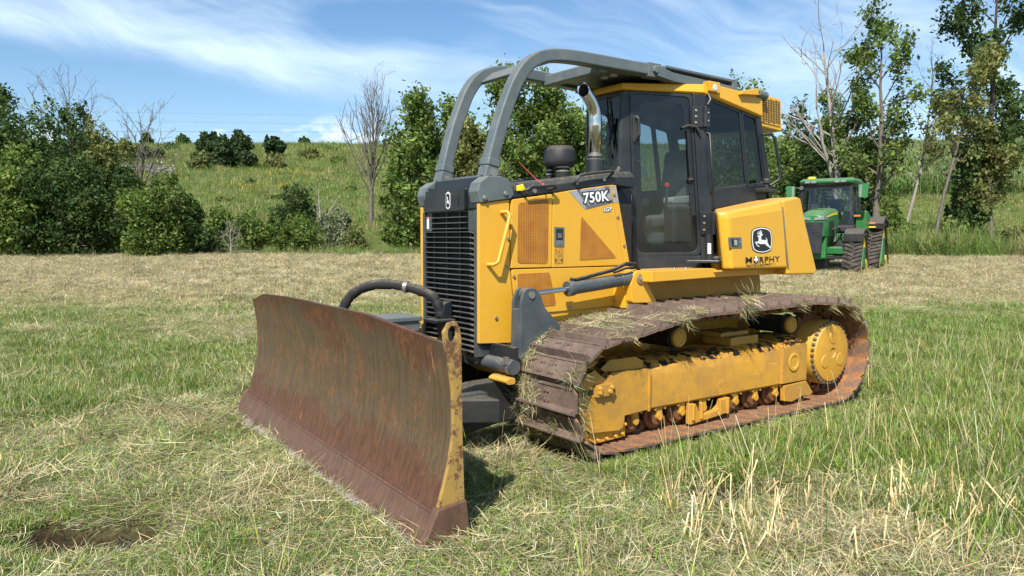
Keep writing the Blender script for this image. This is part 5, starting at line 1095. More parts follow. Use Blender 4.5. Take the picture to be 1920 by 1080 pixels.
TREES=[]
def tree(name,label,cat,px,D,top,mat,barkm,seed,r0=.12,leaf=.085,per=14,spreadm=.22,group=None,drop=0.,kr=1.0,hs=1.2,**k):
    rng=np.random.default_rng(seed); base=at(px,D,-.05); H=ztop(top,D)-base[2]
    o=empty(name,base); tag(o,label,cat,group); tubes,tips=skeleton(rng,H/hs,r0,**k); tube_mesh('trunk',tubes,barkm,o,k=kr)
    if per:
        pts=[]
        for tw in tips:
            if rng.random()<drop: continue
            m_=rng.poisson(per); q=rng.random(m_); A=np.array(tw); idx=np.minimum((q*(len(tw)-1)).astype(int),len(tw)-2); f=q*(len(tw)-1)-idx
            pts.append(A[idx]+(A[idx+1]-A[idx])*f[:,None]+rng.normal(0,spreadm,(m_,3)))
        P_=np.concatenate(pts); leaf_cloud('crown',P_,leaf,rng,mat,o)
    return o
def shrub(name,label,cat,px,D,top,wid,mat,seed,n=6000,leaf=.075,lobes=9,stem=None,group=None,base_dz=0.,flatt=1.0,sprig=.25,spl=1.0):
    "mounded bush: overlapping leafy lobes with sprigs sticking out, on a few stems"
    rng=np.random.default_rng(seed); base=at(px,D,-.05+base_dz); H=(ztop(top,D)-base[2])*1.06; W_=wid/1405.6*D/2
    o=empty(name,base); tag(o,label,cat,group)
    cs=[];
    for k in range(lobes):
        a=rng.uniform(0,2*np.pi); r=W_*.68*math.sqrt(rng.random()); z=H*rng.uniform(.18,.80)*(1-.35*(r/W_)**2); R_=np.array([1,1,.85])*rng.uniform(.26,.46)*min(W_,H*.8); cs.append((np.array([r*math.cos(a),r*math.sin(a),z]),R_))
    cs.append((np.array([rng.normal(0,.1*W_),0,H*.72]),np.array([.42*W_,.42*W_,H*.27])))
    cs.append((np.array([0,0,H*.34]),np.array([.62*W_,.62*W_,H*.34])))
    vol=np.array([np.prod(R_)**.667 for c,R_ in cs]); vol/=vol.sum(); pts=[]
    for (c,R_),w in zip(cs,vol):
        m_=int(n*w); d=rng.normal(0,1,(m_,3)); d/=np.linalg.norm(d,axis=1)[:,None]; rr=rng.uniform(.45,1.06,m_)**.6; bump=1+.30*(fbm(d[:,0]*2+c[0]+9,d[:,1]*2+d[:,2]*2+c[1]+7,1.3,3)-.5)*2; pts.append(c+d*R_*(rr*bump)[:,None])
    tubes=[]
    for k in range(int(14+lobes*5*sprig*4)):
        c,R_=cs[rng.integers(len(cs))]; d=rng.normal(0,1,3); d[2]=abs(d[2])+.3; d/=np.linalg.norm(d); p=c+d*R_*.7; br=branch(p,d+np.array([0,0,.3]),float(R_.mean())*rng.uniform(.5,1.0)*spl,.01,rng,4,.2,.1); tubes.append((br,[.012,.010,.008,.006,.004])); m_=int(26*n/6000*rng.uniform(.5,1.2)); q=rng.random(m_); A=np.array(br); idx=np.minimum((q*4).astype(int),3); pts.append(A[idx]+(A[idx+1]-A[idx])*(q*4-idx)[:,None]+rng.normal(0,.07,(m_,3)))
    for k in range(7):
        c,R_=cs[k%len(cs)]; b0=np.array([rng.normal(0,.12*W_),rng.normal(0,.12*W_),0]); tubes.append((branch(b0,c-b0,float(np.linalg.norm(c-b0)),.04,rng,6,.1,.0),list(np.linspace(.05,.015,7))))
    P_=np.concatenate(pts); P_=P_[P_[:,2]>.02]; leaf_cloud('crown',P_,leaf,rng,mat,o,clump=.7); tube_mesh('trunk',tubes,stem or M['bark_dark'],o); return o
def conifer(name,label,cat,px,D,top,wid,seed,n=5000,leaf=.22,group=None):
    rng=np.random.default_rng(seed); base=at(px,D,-.1); H=ztop(top,D)-base[2]; W_=wid/1405.6*D/2; o=empty(name,base); tag(o,label,cat,group)
    t=rng.random(n)**.8; a=rng.uniform(0,2*np.pi,n); prof=np.where(t<.15,.75+t*1.6,(1-t)/.85)**.75; lob=1+.75*(fbm(np.cos(a)*2.2+5+t*6+seed,np.sin(a)*2.2+8+t*10,1.1,3)-.5)*2; r=W_*prof*lob*rng.uniform(.35,1.08,n)**.6
    P_=np.stack([r*np.cos(a),r*np.sin(a),H*t+rng.normal(0,.1,n)],1); leaf_cloud('crown',P_,leaf,rng,M['cedar'],o,clump=1.6,tv=.2); tube_mesh('trunk',[([np.zeros(3),np.array([0,0,H*.5]),np.array([0,0,H*.95])],[.16,.1,.03])],M['bark_dark'],o); return o
# ---- left: the thicket beside the field
tree('broadleaf_tree','tall leafy tree cut by the left picture edge, rising above the thicket','tree',-8,42,98,M['leaf_dark'],M['bark'],101,r0=.2,leaf=.11,per=28,spreadm=.26,nb=22,start=.2,reach=.27,up=.5,sub=6,twig=4)
g='shrubs of the thicket beside the field'
SH=[('leafy shrub at the far left of the thicket, under the tall tree',20,40.5,205,260,'leaf_dark',111,11000,.085),
('round dark crowned bush poking out behind the thicket below the dead tree',165,45,222,110,'leaf_dark',112,6500,.09),
('broad mid green shrub left of the bare grey shrub, middle of the thicket',110,40,222,240,'leaf_dark',113,9500,.085),
('shaded shrub at the foot of the thicket behind a tuft of tall grass',150,37.5,318,230,'leaf_dark',114,9000,.075),
('bright leafed shrub hanging over the left end of the field edge',30,36.8,300,170,'leaf_mid',115,9000,.085),
('olive shrub at the right shoulder of the thicket',205,41.5,252,140,'leaf_olive',116,6500,.08),
('low rounded bush at the right end of the thicket, viny and fresh green',312,37.5,345,160,'leaf_bright',117,9000,.07),
('small dark bush filling the gap below the bare grey shrub',245,38.2,330,110,'leaf_dark',118,6000,.075),
('low dark bush at the right foot of the thicket beside a brush pile',355,38.4,385,110,'leaf_dark',119,5000,.07)]
for lb,px,D,top,w,mt,sd,n,lf in SH: shrub('shrub',lb,'shrub',px,D,top-12,w,M[mt],sd,int(n*1.45),lf,lobes=12,group=g,spl=.55,sprig=.4)  # leaf_dark on most of these paints in the thicket's backlit, shaded side
tree('bare_tree','bare dead tree leaning left out of the thicket, its twigs swept to one side','bare tree',152,43,98,None,M['bark'],121,r0=.11,per=0,hs=1.18,nb=15,start=.45,reach=.42,up=1.1,sub=4,twig=2,lean=(.12,-.10),wob=.10,curve=.10,kr=1.15,sublen=.6)
tree('bare_tree','thin bare sapling with curving twigs between the left edge tree and the dead tree','bare tree',72,41,150,None,M['bark'],122,r0=.07,per=0,hs=1.05,nb=7,start=.5,reach=.34,up=.6,sub=4,twig=2,wob=.16,kr=1.2)
tree('bare_tree','bare grey shrub with a short forked trunk spreading like a fan beside the thicket','bare tree',258,47,225,None,M['bark'],123,r0=.15,per=0,hs=1.1,nb=18,start=.38,reach=.42,up=.85,sub=5,twig=3,fork=2,wob=.14,curve=.05,kr=1.15,profile=lambda t:1.1-.4*t)
tree('bare_tree','small bare twiggy tree just left of the fan shaped grey shrub','bare tree',205,44,265,None,M['bark'],124,r0=.07,per=0,hs=1.05,nb=9,start=.5,reach=.38,up=.7,sub=4,twig=2,lean=(.05,.12),wob=.16,kr=1.2)
# ---- middle: meadow shrubs and the tall bare tree
tree('bare_tree','tall bare tree with a dense broom of upright grey branches standing alone in the meadow','bare tree',697,58,142,None,M['bark'],131,r0=.17,per=0,hs=1.25,lean=(.02,-.05),nb=34,start=.24,reach=.60,up=1.75,sub=5,twig=3,wob=.07,curve=.10,kr=1.25,profile=lambda t:1.15-.75*t,sub_up=.12,sublen=.6)
g='low shrubs along the edge of the mown field'
MS=[('dark tangled shrub in front of the meadow, left of the grey snag',548,50,352,120,'leaf_dark',141,5000,.085),
('bright green low bush on the field edge below the tangled shrub',562,41.5,412,130,'leaf_bright',142,6000,.07),
('low green bush on the field edge right of the brush pile',470,41.5,402,100,'leaf_mid',143,4500,.07),
('low bush behind the brush pile',415,42.5,395,90,'leaf_mid',144,4000,.07),
('grey leafed shrub below the snag, on the field edge',640,44,392,90,'leaf_grey',145,4500,.07),
('small olive bush between the bare tree and the field edge',668,42,425,70,'leaf_olive',146,3000,.06),
('fresh green bush in front of the dense trees, right of the bare tree',745,45,300,70,'leaf_bright',147,5000,.085),
('low leafy bush at the foot of the dense trees',765,42,395,90,'leaf_mid',148,4500,.075),
('yellowish bush against the dense trees just left of the bulldozer',790,43,372,60,'leaf_olive',149,4000,.075)]
for lb,px,D,top,w,mt,sd,n,lf in MS: shrub('shrub',lb,'shrub',px,D,top,w,M[mt],sd,n,lf,lobes=7,group=g)
tree('bare_tree','dead grey snag with short broken twigs standing among the field edge shrubs','bare tree',600,46,320,None,M['bark_dead'],151,r0=.09,per=0,nb=14,start=.2,reach=.2,up=.5,sub=3,twig=2,fork=2,wob=.1,kr=1.1)
tree('brush_pile','pile of pale dead brush at the field edge below the thicket','brush',432,39.5,405,None,M['bark_dead'],152,r0=.035,per=0,nb=10,start=.02,reach=.8,up=.25,sub=3,twig=2,wob=.2,fork=3,kr=1.0)
# ---- dense trees behind the bulldozer
g='leafy trees behind the bulldozer'
prof=lambda t:1.0-.55*max(0,(t-.3)/.7)
TT=[('bushy upright tree left of the roll bars, tallest of its row',792,42,158,'leaf_mid',161,.17,24),('leafy tree seen between the roll bars',853,43,163,'leaf_mid',162,.16,24),('shorter leafy tree behind the right roll bar',900,41,195,'leaf_olive',163,.13,22),('slim leafy tree rising highest behind the roll bars',962,41,84,'leaf_mid',164,.18,20),('full leafy tree behind the pre-cleaner',1025,42,118,'leaf_mid',165,.17,26),('leafy tree just left of the exhaust pipe',1082,43,190,'leaf_mid',166,.15,26)]
for lb,px,D,top,mt,sd,r0,per in TT:
    tree('broadleaf_tree',lb,'tree',px,D,top,M[mt],M['bark'],sd,r0=r0,leaf=.095,per=int(per*1.25),spreadm=.27,nb=22,start=.12,reach=.30,up=.8,sub=6,twig=4,fork=1,profile=prof,curve=.07,drop=.14,hs=1.27,group=g)
for lb,px,top,w,sd in (('shaded undergrowth bush below the trees, left of the bulldozer hood',850,330,170,171),('shaded undergrowth bush seen past the air pre-cleaner',1010,310,180,172)):
    shrub('shrub',lb,'shrub',px,44,top,w,M['leaf_dark'],sd,6500,.09)
# ---- right: hedge behind the green tractor and the open row of trees
g='hedge bushes behind the green tractor'
for lb,px,D,top,w,sd,mt in (('tall dark hedge bush right of the bulldozer cab',1487,52,205,100,181,'leaf_dark'),('dark hedge bush with a pointed top behind the tractor roof',1548,54,188,110,182,'leaf_dark'),('low hedge bush between the two pale trunks',1612,51,268,90,183,'leaf_dark'),('tall hedge bush added behind the bulldozer cab to keep bright sky out of its windows',1400,50,168,230,184,'leaf_mid'),('wide shaded hedge bush behind the tractor cab',1530,49,285,150,185,'leaf_dark')):  # the bush behind the cab is added, tall enough to darken the cab windows
    shrub('shrub',lb,'shrub',px,D,top,w,M[mt],sd,7500,.105,lobes=8,group=g)
tree('bare_tree','pale dead tree with a thick trunk and forked bare limbs behind the green tractor','bare tree',1580,46,62,None,M['bark_dead'],191,r0=.27,per=0,hs=1.04,nb=18,start=.36,reach=.42,up=.75,sub=4,twig=3,lean=(.05,-.07),wob=.13,fork=1,curve=.08,kr=1.0,profile=lambda t:1.1-.5*t)
tree('bare_tree','grey dead tree with fine bare twigs behind the leafy row','bare tree',1690,47,90,None,M['bark_dead'],192,r0=.13,per=0,hs=1.06,nb=14,start=.35,reach=.36,up=.9,sub=5,twig=3,wob=.12,kr=1.0)
g='open leafy trees on the right'
tree('broadleaf_tree','leafy tree with a pale leaning trunk and gaps in its crown, nearest the tractor','tree',1640,44,36,M['leaf_bright'],M['bark'],193,r0=.24,leaf=.105,per=22,spreadm=.22,hs=1.12,nb=19,start=.26,reach=.31,up=.55,sub=5,twig=4,drop=.25,fork=1,wob=.13,profile=lambda t:1.-.5*t,group=g)
tree('broadleaf_tree','slender tree with a thin straight trunk and a sparse crown','tree',1747,40,72,M['leaf_olive'],M['bark'],194,r0=.12,leaf=.09,per=20,spreadm=.20,hs=1.1,nb=17,start=.38,reach=.26,up=.6,sub=5,twig=4,drop=.35,lean=(-.02,.05),wob=.10,group=g)
tree('broadleaf_tree','tallest tree, dark leaved, cut by the top of the picture','tree',1812,44,-95,M['leaf_dark'],M['bark_dark'],195,r0=.25,leaf=.115,per=26,spreadm=.24,hs=1.1,nb=24,start=.18,reach=.225,up=.65,sub=6,twig=4,drop=.12,lean=(-.02,.06),wob=.10,profile=lambda t:.75+.35*t-.5*max(0,t-.8)*2,group=g)
tree('broadleaf_tree','leafy sapling with yellowish leaves in front of the tallest tree','tree',1856,42,190,M['leaf_olive'],M['bark'],196,r0=.09,leaf=.10,per=20,spreadm=.2,nb=14,start=.3,reach=.28,up=.7,sub=5,twig=4,drop=.1,group=g)
tree('broadleaf_tree','young leafy tree growing against the pale dead trunk','tree',1600,45,250,M['leaf_bright'],M['bark'],197,r0=.08,leaf=.10,per=18,spreadm=.2,nb=12,start=.3,reach=.30,up=.6,sub=5,twig=3,drop=.1,group=g)
g='low bushes under the right trees'
for lb,px,D,top,w,sd,mt in (('low leafy bush right of the tractor tracks, under the pale trunk',1700,40,425,90,201,'leaf_mid'),('low bush at the foot of the slender tree',1775,40,418,80,202,'leaf_mid'),('leafy bush against the trunk of the tallest tree',1800,43,345,90,203,'leaf_dark'),('small bush behind the tractor cab, below the leafy tree',1668,41,372,80,204,'leaf_mid'),('low bush at the right picture edge',1900,41,425,80,205,'leaf_olive')):
    shrub('shrub',lb,'shrub',px,D,top,w,M[mt],sd,3800,.08,lobes=6,group=g)
# ---- on the hillside and along the skyline
g='cedars on the hillside'
for lb,px,D,top,w,sd in (('leftmost cedar of the hillside clump, with a thin pointed tip',390,118,256,48,211),('middle cedar of the hillside clump, low and wide',420,116,262,56,212),('rightmost and fullest cedar of the hillside clump',454,117,252,58,213),('lone cedar standing right of the hillside clump',521,134,263,42,214)):
    o=shrub('cedar',lb,'cedar',px,D,top,w,M['cedar'],sd,4200,.22,lobes=8,group=g,sprig=.1)
    rng=np.random.default_rng(sd); H=(ztop(top,D)-o.location.z); P2=[]
    for k in range(3 if sd!=212 else 1):
        cx,cy=rng.normal(0,.9,2); h0=H*rng.uniform(.55,.7); h1=H*rng.uniform(1.02,1.12); q=rng.random(420); r=(1-q)*1.0*rng.random(420)**.5; a=rng.uniform(0,6.28,420); P2.append(np.stack([cx+r*np.cos(a),cy+r*np.sin(a),h0+(h1-h0)*q],1))
    leaf_cloud('pointed_tips',np.concatenate(P2),.2,rng,M['cedar'],o,clump=1.2)
shrub('shrub','rounded olive bush just left of the hillside cedars','shrub',378,112,290,50,M['leaf_olive'],221,2600,.2)
shrub('shrub','dark hedge patch on the hillside above the old fence panels','shrub',272,124,282,90,M['leaf_dark'],222,3500,.22)
shrub('shrub','pale bush on the hillside between the cedar clump and the lone cedar','shrub',520,118,295,60,M['leaf_olive'],223,2600,.2)
shrub('shrub','weedy olive bush right of the lone cedar','shrub',585,135,284,70,M['leaf_olive'],224,2600,.2)
rng_=np.random.default_rng(77)
for k,(px,D,w,mt,lb) in enumerate(((352,96,40,'leaf_olive','small olive bush on the slope right of the fence posts'),(470,88,46,'leaf_dark','dark weedy clump low on the slope under the fullest cedar'),(520,74,60,'leaf_mid','broad weed clump on the lower slope above the tangled shrub'),(610,98,44,'leaf_olive','olive weed clump on the slope left of the bare tree'),(640,128,60,'leaf_mid','wide low bush on the upper slope left of the bare tree'),(660,84,46,'leaf_mid','weed clump on the slope just left of the bare trunk'),(450,140,70,'leaf_dark','dark strip of bushes below the crest behind the cedar clump'),(620,160,90,'leaf_mid','long low bush strip below the crest right of the lone cedar'),(420,70,50,'leaf_olive','olive weeds on the lower slope above the brush pile'),(325,150,80,'leaf_dark','dark bush strip below the crest left of the cedars'))):
    yb=447-(float(hz((px-960)/1405.6*D,D))-1.62)*1405.6/D; shrub('weed_clump',lb,'shrub',px,D,yb-w*.26,w,M[mt],900+k,900,.14,lobes=5,group='weed clumps scattered over the hillside')
g='far trees on the skyline'
for lb,px,D,top,w,sd in (('far tree on the skyline left of the cedars',349,268,259,34,231),('small far round tree on the skyline right of the lone cedar',573,268,263,27,232),('far tree on the skyline seen through the bare grey shrub',282,268,256,30,233),('large far tree on the skyline at the right picture edge',1893,262,228,62,234),('second far tree on the skyline at the right picture edge',1928,262,232,50,235)):
    shrub('shrub' if 0 else 'distant_tree',lb,'tree',px,D,top,w,M['leaf_dark'],sd,3200,.42,lobes=6,group=g)
for lb,px,top,sd in (('far spruce on the skyline left of the tallest tree',1733,256,241),('far spruce on the skyline right of the slender tree',1771,255,242),('far spruce on the right skyline below the large far tree',1866,257,243)):
    conifer('spruce',lb,'spruce',px,262,top,22,sd,n=1500,leaf=.4,group='far spruces on the right skyline')
# ================================================================== standing grass beyond the mown field, flowers, corn, fence, wires
M['far_corn']=blade_mat('far_crop_leaves',(.05,.13,.028),(.065,.15,.03),(.09,.16,.04),.3)
def meadow():
    E_=[clump('c',[M['edgegrass'],M['tallgrass']],(blades(46,.22,.35,.85,.014,.30,.6,tv=.3),0),(blades(12,.22,.5,1.0,.010,.2,.35),1)) for k in range(4)]
    n=7500; u=RNG.uniform(-.86,.86,n); D=36.5+6.5*fbm(u*9+3,u*0,1.,4)+RNG.random(n)**1.1*9; L=u*D; x,y=to_xy(L,D)
    s=RNG.uniform(.5,1.25,n)*(.55+.9*fbm(L+5,D,.25,3))*np.where(u<-.5,1.1,np.where(u>.42,1.45,.6)); D=D-np.where(u>.46,2.2,0); L=u*D
    put('edge_grass',E_,[(L,D,RNG.integers(0,4,n),s,.2)],'tall green grass along the edge of the mown field')
    H=[clump('c',[M['tallgrass'],M['edgegrass']],(blades(90,.55,.22,.55,.018,.35,.6,tv=.3),0),(blades(40,.55,.2,.45,.018,.4,.6),1)) for k in range(4)]
    n=30000; t=RNG.random(n); D=46*(205/46)**(t); u=RNG.uniform(-.86,.86,n); L=u*D
    s=RNG.uniform(.6,1.3,n)*(.45+1.0*fbm(L,D,.08,3))*(1+(D-46)/75)
    put('meadow_grass',H,[(L,D,RNG.integers(0,4,n),s,.2)],'rough uncut grass and weeds covering the hillside')
    Fl=[clump('c',[M['flower'],M['edgegrass']],(blades(26,.4,.5,.8,.05,.3,.3,tip=1.,tv=.15),0),(blades(20,.4,.3,.6,.04,.3,.4),1)) for k in range(2)]
    n=90; L=RNG.normal((553-960)/1405.6*112,2.2,n); D=RNG.normal(112,2.5,n); L2=RNG.normal((505-960)/1405.6*86,3,60); D2=RNG.normal(86,3,60)
    put('wild_flowers',Fl,[(np.concatenate([L,L2]),np.concatenate([D,D2]),RNG.integers(0,2,150),RNG.uniform(.5,1.1,150),.2)],'patches of yellow wild flowers on the hillside')
    C=[]
    for k in range(4):
        parts=[]
        V,F,T=blades(16,.04,.9,1.5,.085,.35,1.25,tip=.1,tv=.2); V[:,2]+=np.repeat(RNG.uniform(.2,1.5,16),8)*1.0; parts.append(((V,F,T),0)); V,F,T=blades(3,.02,2.0,2.4,.05,.03,.03); parts.append(((V,F,T),0)); V,F,T=blades(5,.02,.25,.4,.02,.4,.2); V[:,2]+=2.2; parts.append(((V,F,T),1)); C.append(clump('c',[M['corn'],M['hay']],*parts))
    rows=[]; 
    for r in np.arange(0,150,.95):
        D0=80+r; m_=int(52*(1 if D0<150 else .7)); Lr=np.linspace(.30*D0,.90*D0,int((.6*D0)/ (.42+.0045*(D0-80)))); rows.append((Lr+RNG.normal(0,.08,len(Lr)),np.full(len(Lr),D0)+ (Lr-.6*D0)*.10+RNG.normal(0,.1,len(Lr))))
    L=np.concatenate([a for a,b in rows]); D=np.concatenate([b for a,b in rows]); k=(D>78+6*(fbm(L,L*0,.05,2)-.5)+ (L/D<.5)*0); L,D=L[k],D[k]
    put('corn_field',C,[(L,D,RNG.integers(0,4,len(L)),RNG.uniform(.85,1.12,len(L)),.06)],'field of standing green corn on the right hillside')
    n=5200; D=RNG.uniform(207,262,n); L=RNG.uniform(-.86,.32,n)*D
    C=[clump('c',[M['far_corn'],M['far_corn']],(blades(22,.12,.9,1.8,.09,.3,1.0,tip=.1,tv=.2),0)) for k in range(3)]
    put('far_crop',C,[(L,D,RNG.integers(0,3,n),RNG.uniform(.45,.65,n),.06)],'green crop rows along the far crest of the hill')
meadow()
def weathered():
    t=MT('weathered_grey_boards'); n=t.noise(4,5,.7,vec=t.mapv((1,6,6))); t.color(t.mix(t.step(n,.3,.7),(.22,.21,.20),(.36,.35,.33))); t.set(rough=.9,spec=.1); return t.M
M['board']=weathered()
rgp=random.Random(9)
D0=104
for k,(pa,pb,Dk,lb) in enumerate(((226,300,108,'upper grey panel of old board fence lying on the slope'),(262,318,104,'middle grey panel of old board fence lying on the slope'),(288,331,101,'lowest grey panel of old board fence, nearest the two posts'))):
    a=Vector(at((pa+pb)/2,Dk,.0)); b1=Vector(at(pa,Dk,0)); b2=Vector(at(pb,Dk,0)); d=(b2-b1); ln=d.length; o=empty('fallen_fence',a,math.atan2(d.y,d.x)); tag(o,lb,'fence','old fence panels on the slope')
    tl=math.atan2(d.z,math.hypot(d.x,d.y))
    for i in range(5):
        mb=MB(); mb.box((0,-.9+.42*i,.30+.22*i),(ln*rgp.uniform(.94,1.),.30,.06)); q=mb.build('board',M['board'],o,rgp.uniform(0,.0)); q.rotation_euler=(rgp.uniform(-.1,.1),-tl,rgp.uniform(-.01,.01))
    mb=MB()
    for x in (-.42,.0,.42): mb.box((x*ln,-.05,.62),(.12,2.0,.06),Matrix.Rotation(R(27),3,'X'))
    q=mb.build('cross_rails',M['board'],o); q.rotation_euler=(0,-tl,0)
for k,(px,D,h,lb) in enumerate(((308,102,2.0,'thin white tipped fence post left of the two by the old panels'),(329,99,2.0,'thin white tipped fence post right of the two by the old panels'))):
    o=empty('fence_post',at(px,D)); tag(o,lb,'fence post','fence posts by the old panels'); mb=MB(); mb.bb(-.05,.05,-.05,.05,0,h-.35); mb.build('post',M['bark_dark'],o); mb=MB(); mb.bb(-.055,.055,-.055,.055,h-.35,h); mb.build('white_tip',M['white'],o)
for k,(ya,yb,D,lb) in enumerate(((206,222,150,'uppermost thin overhead wire crossing the sky left of the bulldozer'),(222,238,150,'middle thin overhead wire crossing the sky left of the bulldozer'),(246,248,140,'lowest overhead wire just above the crest'))):
    pts=[]
    for i in range(25):
        px=-200+ (1000+200)*i/24; t=i/24; py=ya+(yb-ya)*t+ (4*(t-.5)**2-1)*-4; L=(px-960)/1405.6*D; x,y=to_xy(L,D); pts.append((x,y,ztop(py,D)))
    mb=MB(); mb.tube(pts,  .012 if k<2 else .022,5); o=mb.build('overhead_wire',M['plastic']); tag(o,lb,'wire','overhead wires')
# ================================================================== hay lying on the bulldozer's tracks
def track_hay():
    H=[clump('c',[M['hay'],M['grass']],(blades(60,.14,.06,.24,.0042,0,0,flat=.14,tv=.45),0),(blades(8,.14,.05,.2,.0045,0,0,flat=.2),1)) for k in range(4)]
    H+= [clump('c',[M['hay'],M['grass']],(blades(46,.05,.06,.20,.0036,.9,.7,tv=.45),0),(blades(10,.05,.06,.22,.0045,.9,.8),1)) for k in range(2)]
    P_=[];R_=[];S_=[];I_=[]
    rg=random.Random(21)
    for s in (1,-1):
        for k in range(2600):
            d=rg.uniform(0,LEN); p=along(d); a=along(d-.03); b=along(d+.03); t=(b-a).normalized(); n=Vector((t.y,-t.x))
            front=p.x>1.15 and n.x>.1
            if n.y<.1 and not front: continue
            y=rg.uniform(.56,1.32); cl=fbm(np.array(p.x*1.0+3.3*s),np.array(y*1.3+p.y*2),2.2,3)
            w=float(np.interp(p.x,[-2.3,-1.0,-.2,.4,.9,1.3,1.6],[.08,.03,.07,.18,.40,.46,.4]))*(1.6 if y<.86 and p.x>.6 else 1)
            if front: w=.60*(1.5 if y<.90 else .30)*(1 if p.y>.12 else .4)
            if rg.random()>w*max(0,(float(cl)-.40)*5.): continue
            if s<0 and rg.random()<.5: continue
            if n.y<.45: # steep front: clinging tufts
                ang=math.atan2(n.x,n.y); I_.append(rg.choice((0,1,2,3,4,5)))
            else: ang=math.atan2(n.x,n.y); I_.append(rg.choice((0,1,2,3)))
            h=.028+rg.random()*.02; P_.append((p.x+n.x*h,s*y,p.y+n.y*h)); q=Matrix.Rotation(ang,3,'Y')@Matrix.Rotation(rg.uniform(0,6.28),3,'Z'); e=q.to_euler(); R_.append((e.x+rg.uniform(-.15,.15),e.y,e.z)); S_.append([rg.uniform(.4,.75)]*3)
        for k in range(14): # tufts hanging over the outer edge of the plates
            d=rg.uniform(0,LEN); p=along(d); 
            if p.y<.75: continue
            P_.append((p.x,s*1.325,p.y+.02)); R_.append((rg.uniform(-1.9,-2.5)*s,rg.uniform(-.4,.4),rg.uniform(-.3,.3))); S_.append([rg.uniform(.4,.95)]*3); I_.append(rg.choice((4,5)))
        for (x,z,m_) in ((-2.05,.90,5),(-1.75,1.02,3),(-.35,1.02,5),(1.45,.35,16),(1.5,.6,10)):
            for k in range(m_): P_.append((x+rg.gauss(0,.06),s*rg.choice((1.255,.64,.66)) if x>1 else s*1.325,z+rg.gauss(0,.06))); R_.append((rg.uniform(-1.7,-2.6)*s,rg.uniform(-.5,.5),rg.uniform(-.3,.3))); S_.append([rg.uniform(.5,1.)]*3); I_.append(rg.choice((4,5)))
    o=scatter('hay_on_tracks',H,P_,R_,S_,I_); tag(o,kind='stuff',label='clumps of cut hay caught on the bulldozer tracks')
track_hay()
# ================================================================== THE GREEN TRACTOR (x forward, y to its left)
hd=FA*(-.56)+FB*(-.83); cx_,cy_=to_xy(11.15,27.2)
TR=empty('tracked_tractor',(float(cx_),float(cy_),float(hz(11.15,27.2))),math.atan2(hd[1],hd[0])); tag(TR,'green four track farm tractor with glass cab, parked behind the bulldozer near the trees','tractor')
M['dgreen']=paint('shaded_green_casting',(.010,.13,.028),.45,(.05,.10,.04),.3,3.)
M['hub_yellow']=paint('yellow_wheel',(.75,.55,.01),.4)
def tread():
    t=MT('dusty_rubber_track'); n=t.noise(4,5,.7); t.color(t.mix(t.step(n,.3,.7),(.022,.021,.02),(.095,.082,.068))); t.set(rough=.9,spec=.2); return t.M
M['tread']=tread(); M['lens_dim']=paint('dark_lamp_lens',(.16,.18,.19),.12,(.4,.4,.4),.5,14.,bump=0)
# bonnet
def bsec(x,w,zb,zs,zt): return [(x,-w,zb),(x,-w,zs),(x,-w*.80,zt-.05),(x,-w*.35,zt),(x,w*.35,zt),(x,w*.80,zt-.05),(x,w,zs),(x,w,zb)]
mb=MB(); mb.loft([bsec(1.28,.36,1.30,1.90,2.04),bsec(1.05,.40,1.28,2.05,2.20),bsec(.3,.44,1.30,2.14,2.29),bsec(-.75,.47,1.45,2.2,2.36)]); bon=mb.build('bonnet',M['green'],TR,.03,3,smooth=40)
mb=MB(); mb.prism([(-.30,.72),(-.36,1.80),(.36,1.80),(.30,.72)],'X',1.20,1.31)
for i in range(16): mb.bb(1.31,1.318,-.28,.28,.80+.06*i,.815+.06*i)
mb.build('front_grille',M['black'],bon,.02)
for s in (1,-1):
    mb=MB(); mb.loft([[(1.325,s*.06,1.86),(1.325,s*.37,1.88),(1.325,s*.38,2.0),(1.325,s*.06,1.96)],[(1.0,s*.06,1.86),(1.0,s*.43,1.88),(1.0,s*.43,2.0),(1.0,s*.06,1.96)]]); mb.build('headlight',M['lens_dim'],bon,.01)
    mb=MB(); mb.loft([[(.95,s*.412,1.965),(.95,s*.418,1.965),(.93,s*.419,2.03),(.93,s*.413,2.03)],[(.2,s*.450,2.06),(.2,s*.456,2.06),(.2,s*.456,2.13),(.2,s*.450,2.13)],[(-.45,s*.468,2.10),(-.45,s*.474,2.10),(-.45,s*.474,2.2),(-.45,s*.468,2.2)]]); mb.build('yellow_stripe',M['lemon'],bon)
    mb=MB(); mb.prism([(1.0,1.25),(1.02,.55),(.86,.5),(.70,.8),(.68,1.3)],'Y',s*.25,s*.40); mb.build('front_frame',M['green'],TR,.02)
    mb=MB(); mb.loft([[(.62,s*.452,1.32),(.62,s*.46,1.32),(.62,s*.46,1.85),(.62,s*.452,1.80)],[(.05,s*.468,1.32),(.05,s*.476,1.32),(.05,s*.476,1.85),(.05,s*.468,1.85)]]); mb.build('engine_opening',M['dark'],bon)
mb=MB(); mb.bb(.25,.62,-.14,.0,2.262,2.272); mb.bb(.25,.62,.05,.19,2.262,2.272); mb.build('bonnet_vents',M['dgreen'],bon)
mb=MB(); mb.bb(-2.9,.95,-.30,.30,.50,1.35); mb.cyl((0,-.95,.78),(0,.95,.78),.17,14); mb.bb(-.2,.25,-1.0,1.0,.68,.92); mb.bb(-.15,.2,-.5,.5,.45,.7); mb.build('chassis',M['dgreen'],TR,.03)
mb=MB(); mb.bb(.1,.75,-.35,.35,.28,.55); mb.bb(.0,.4,.35,.9,.50,.62); mb.build('underside',M['dark'],TR)
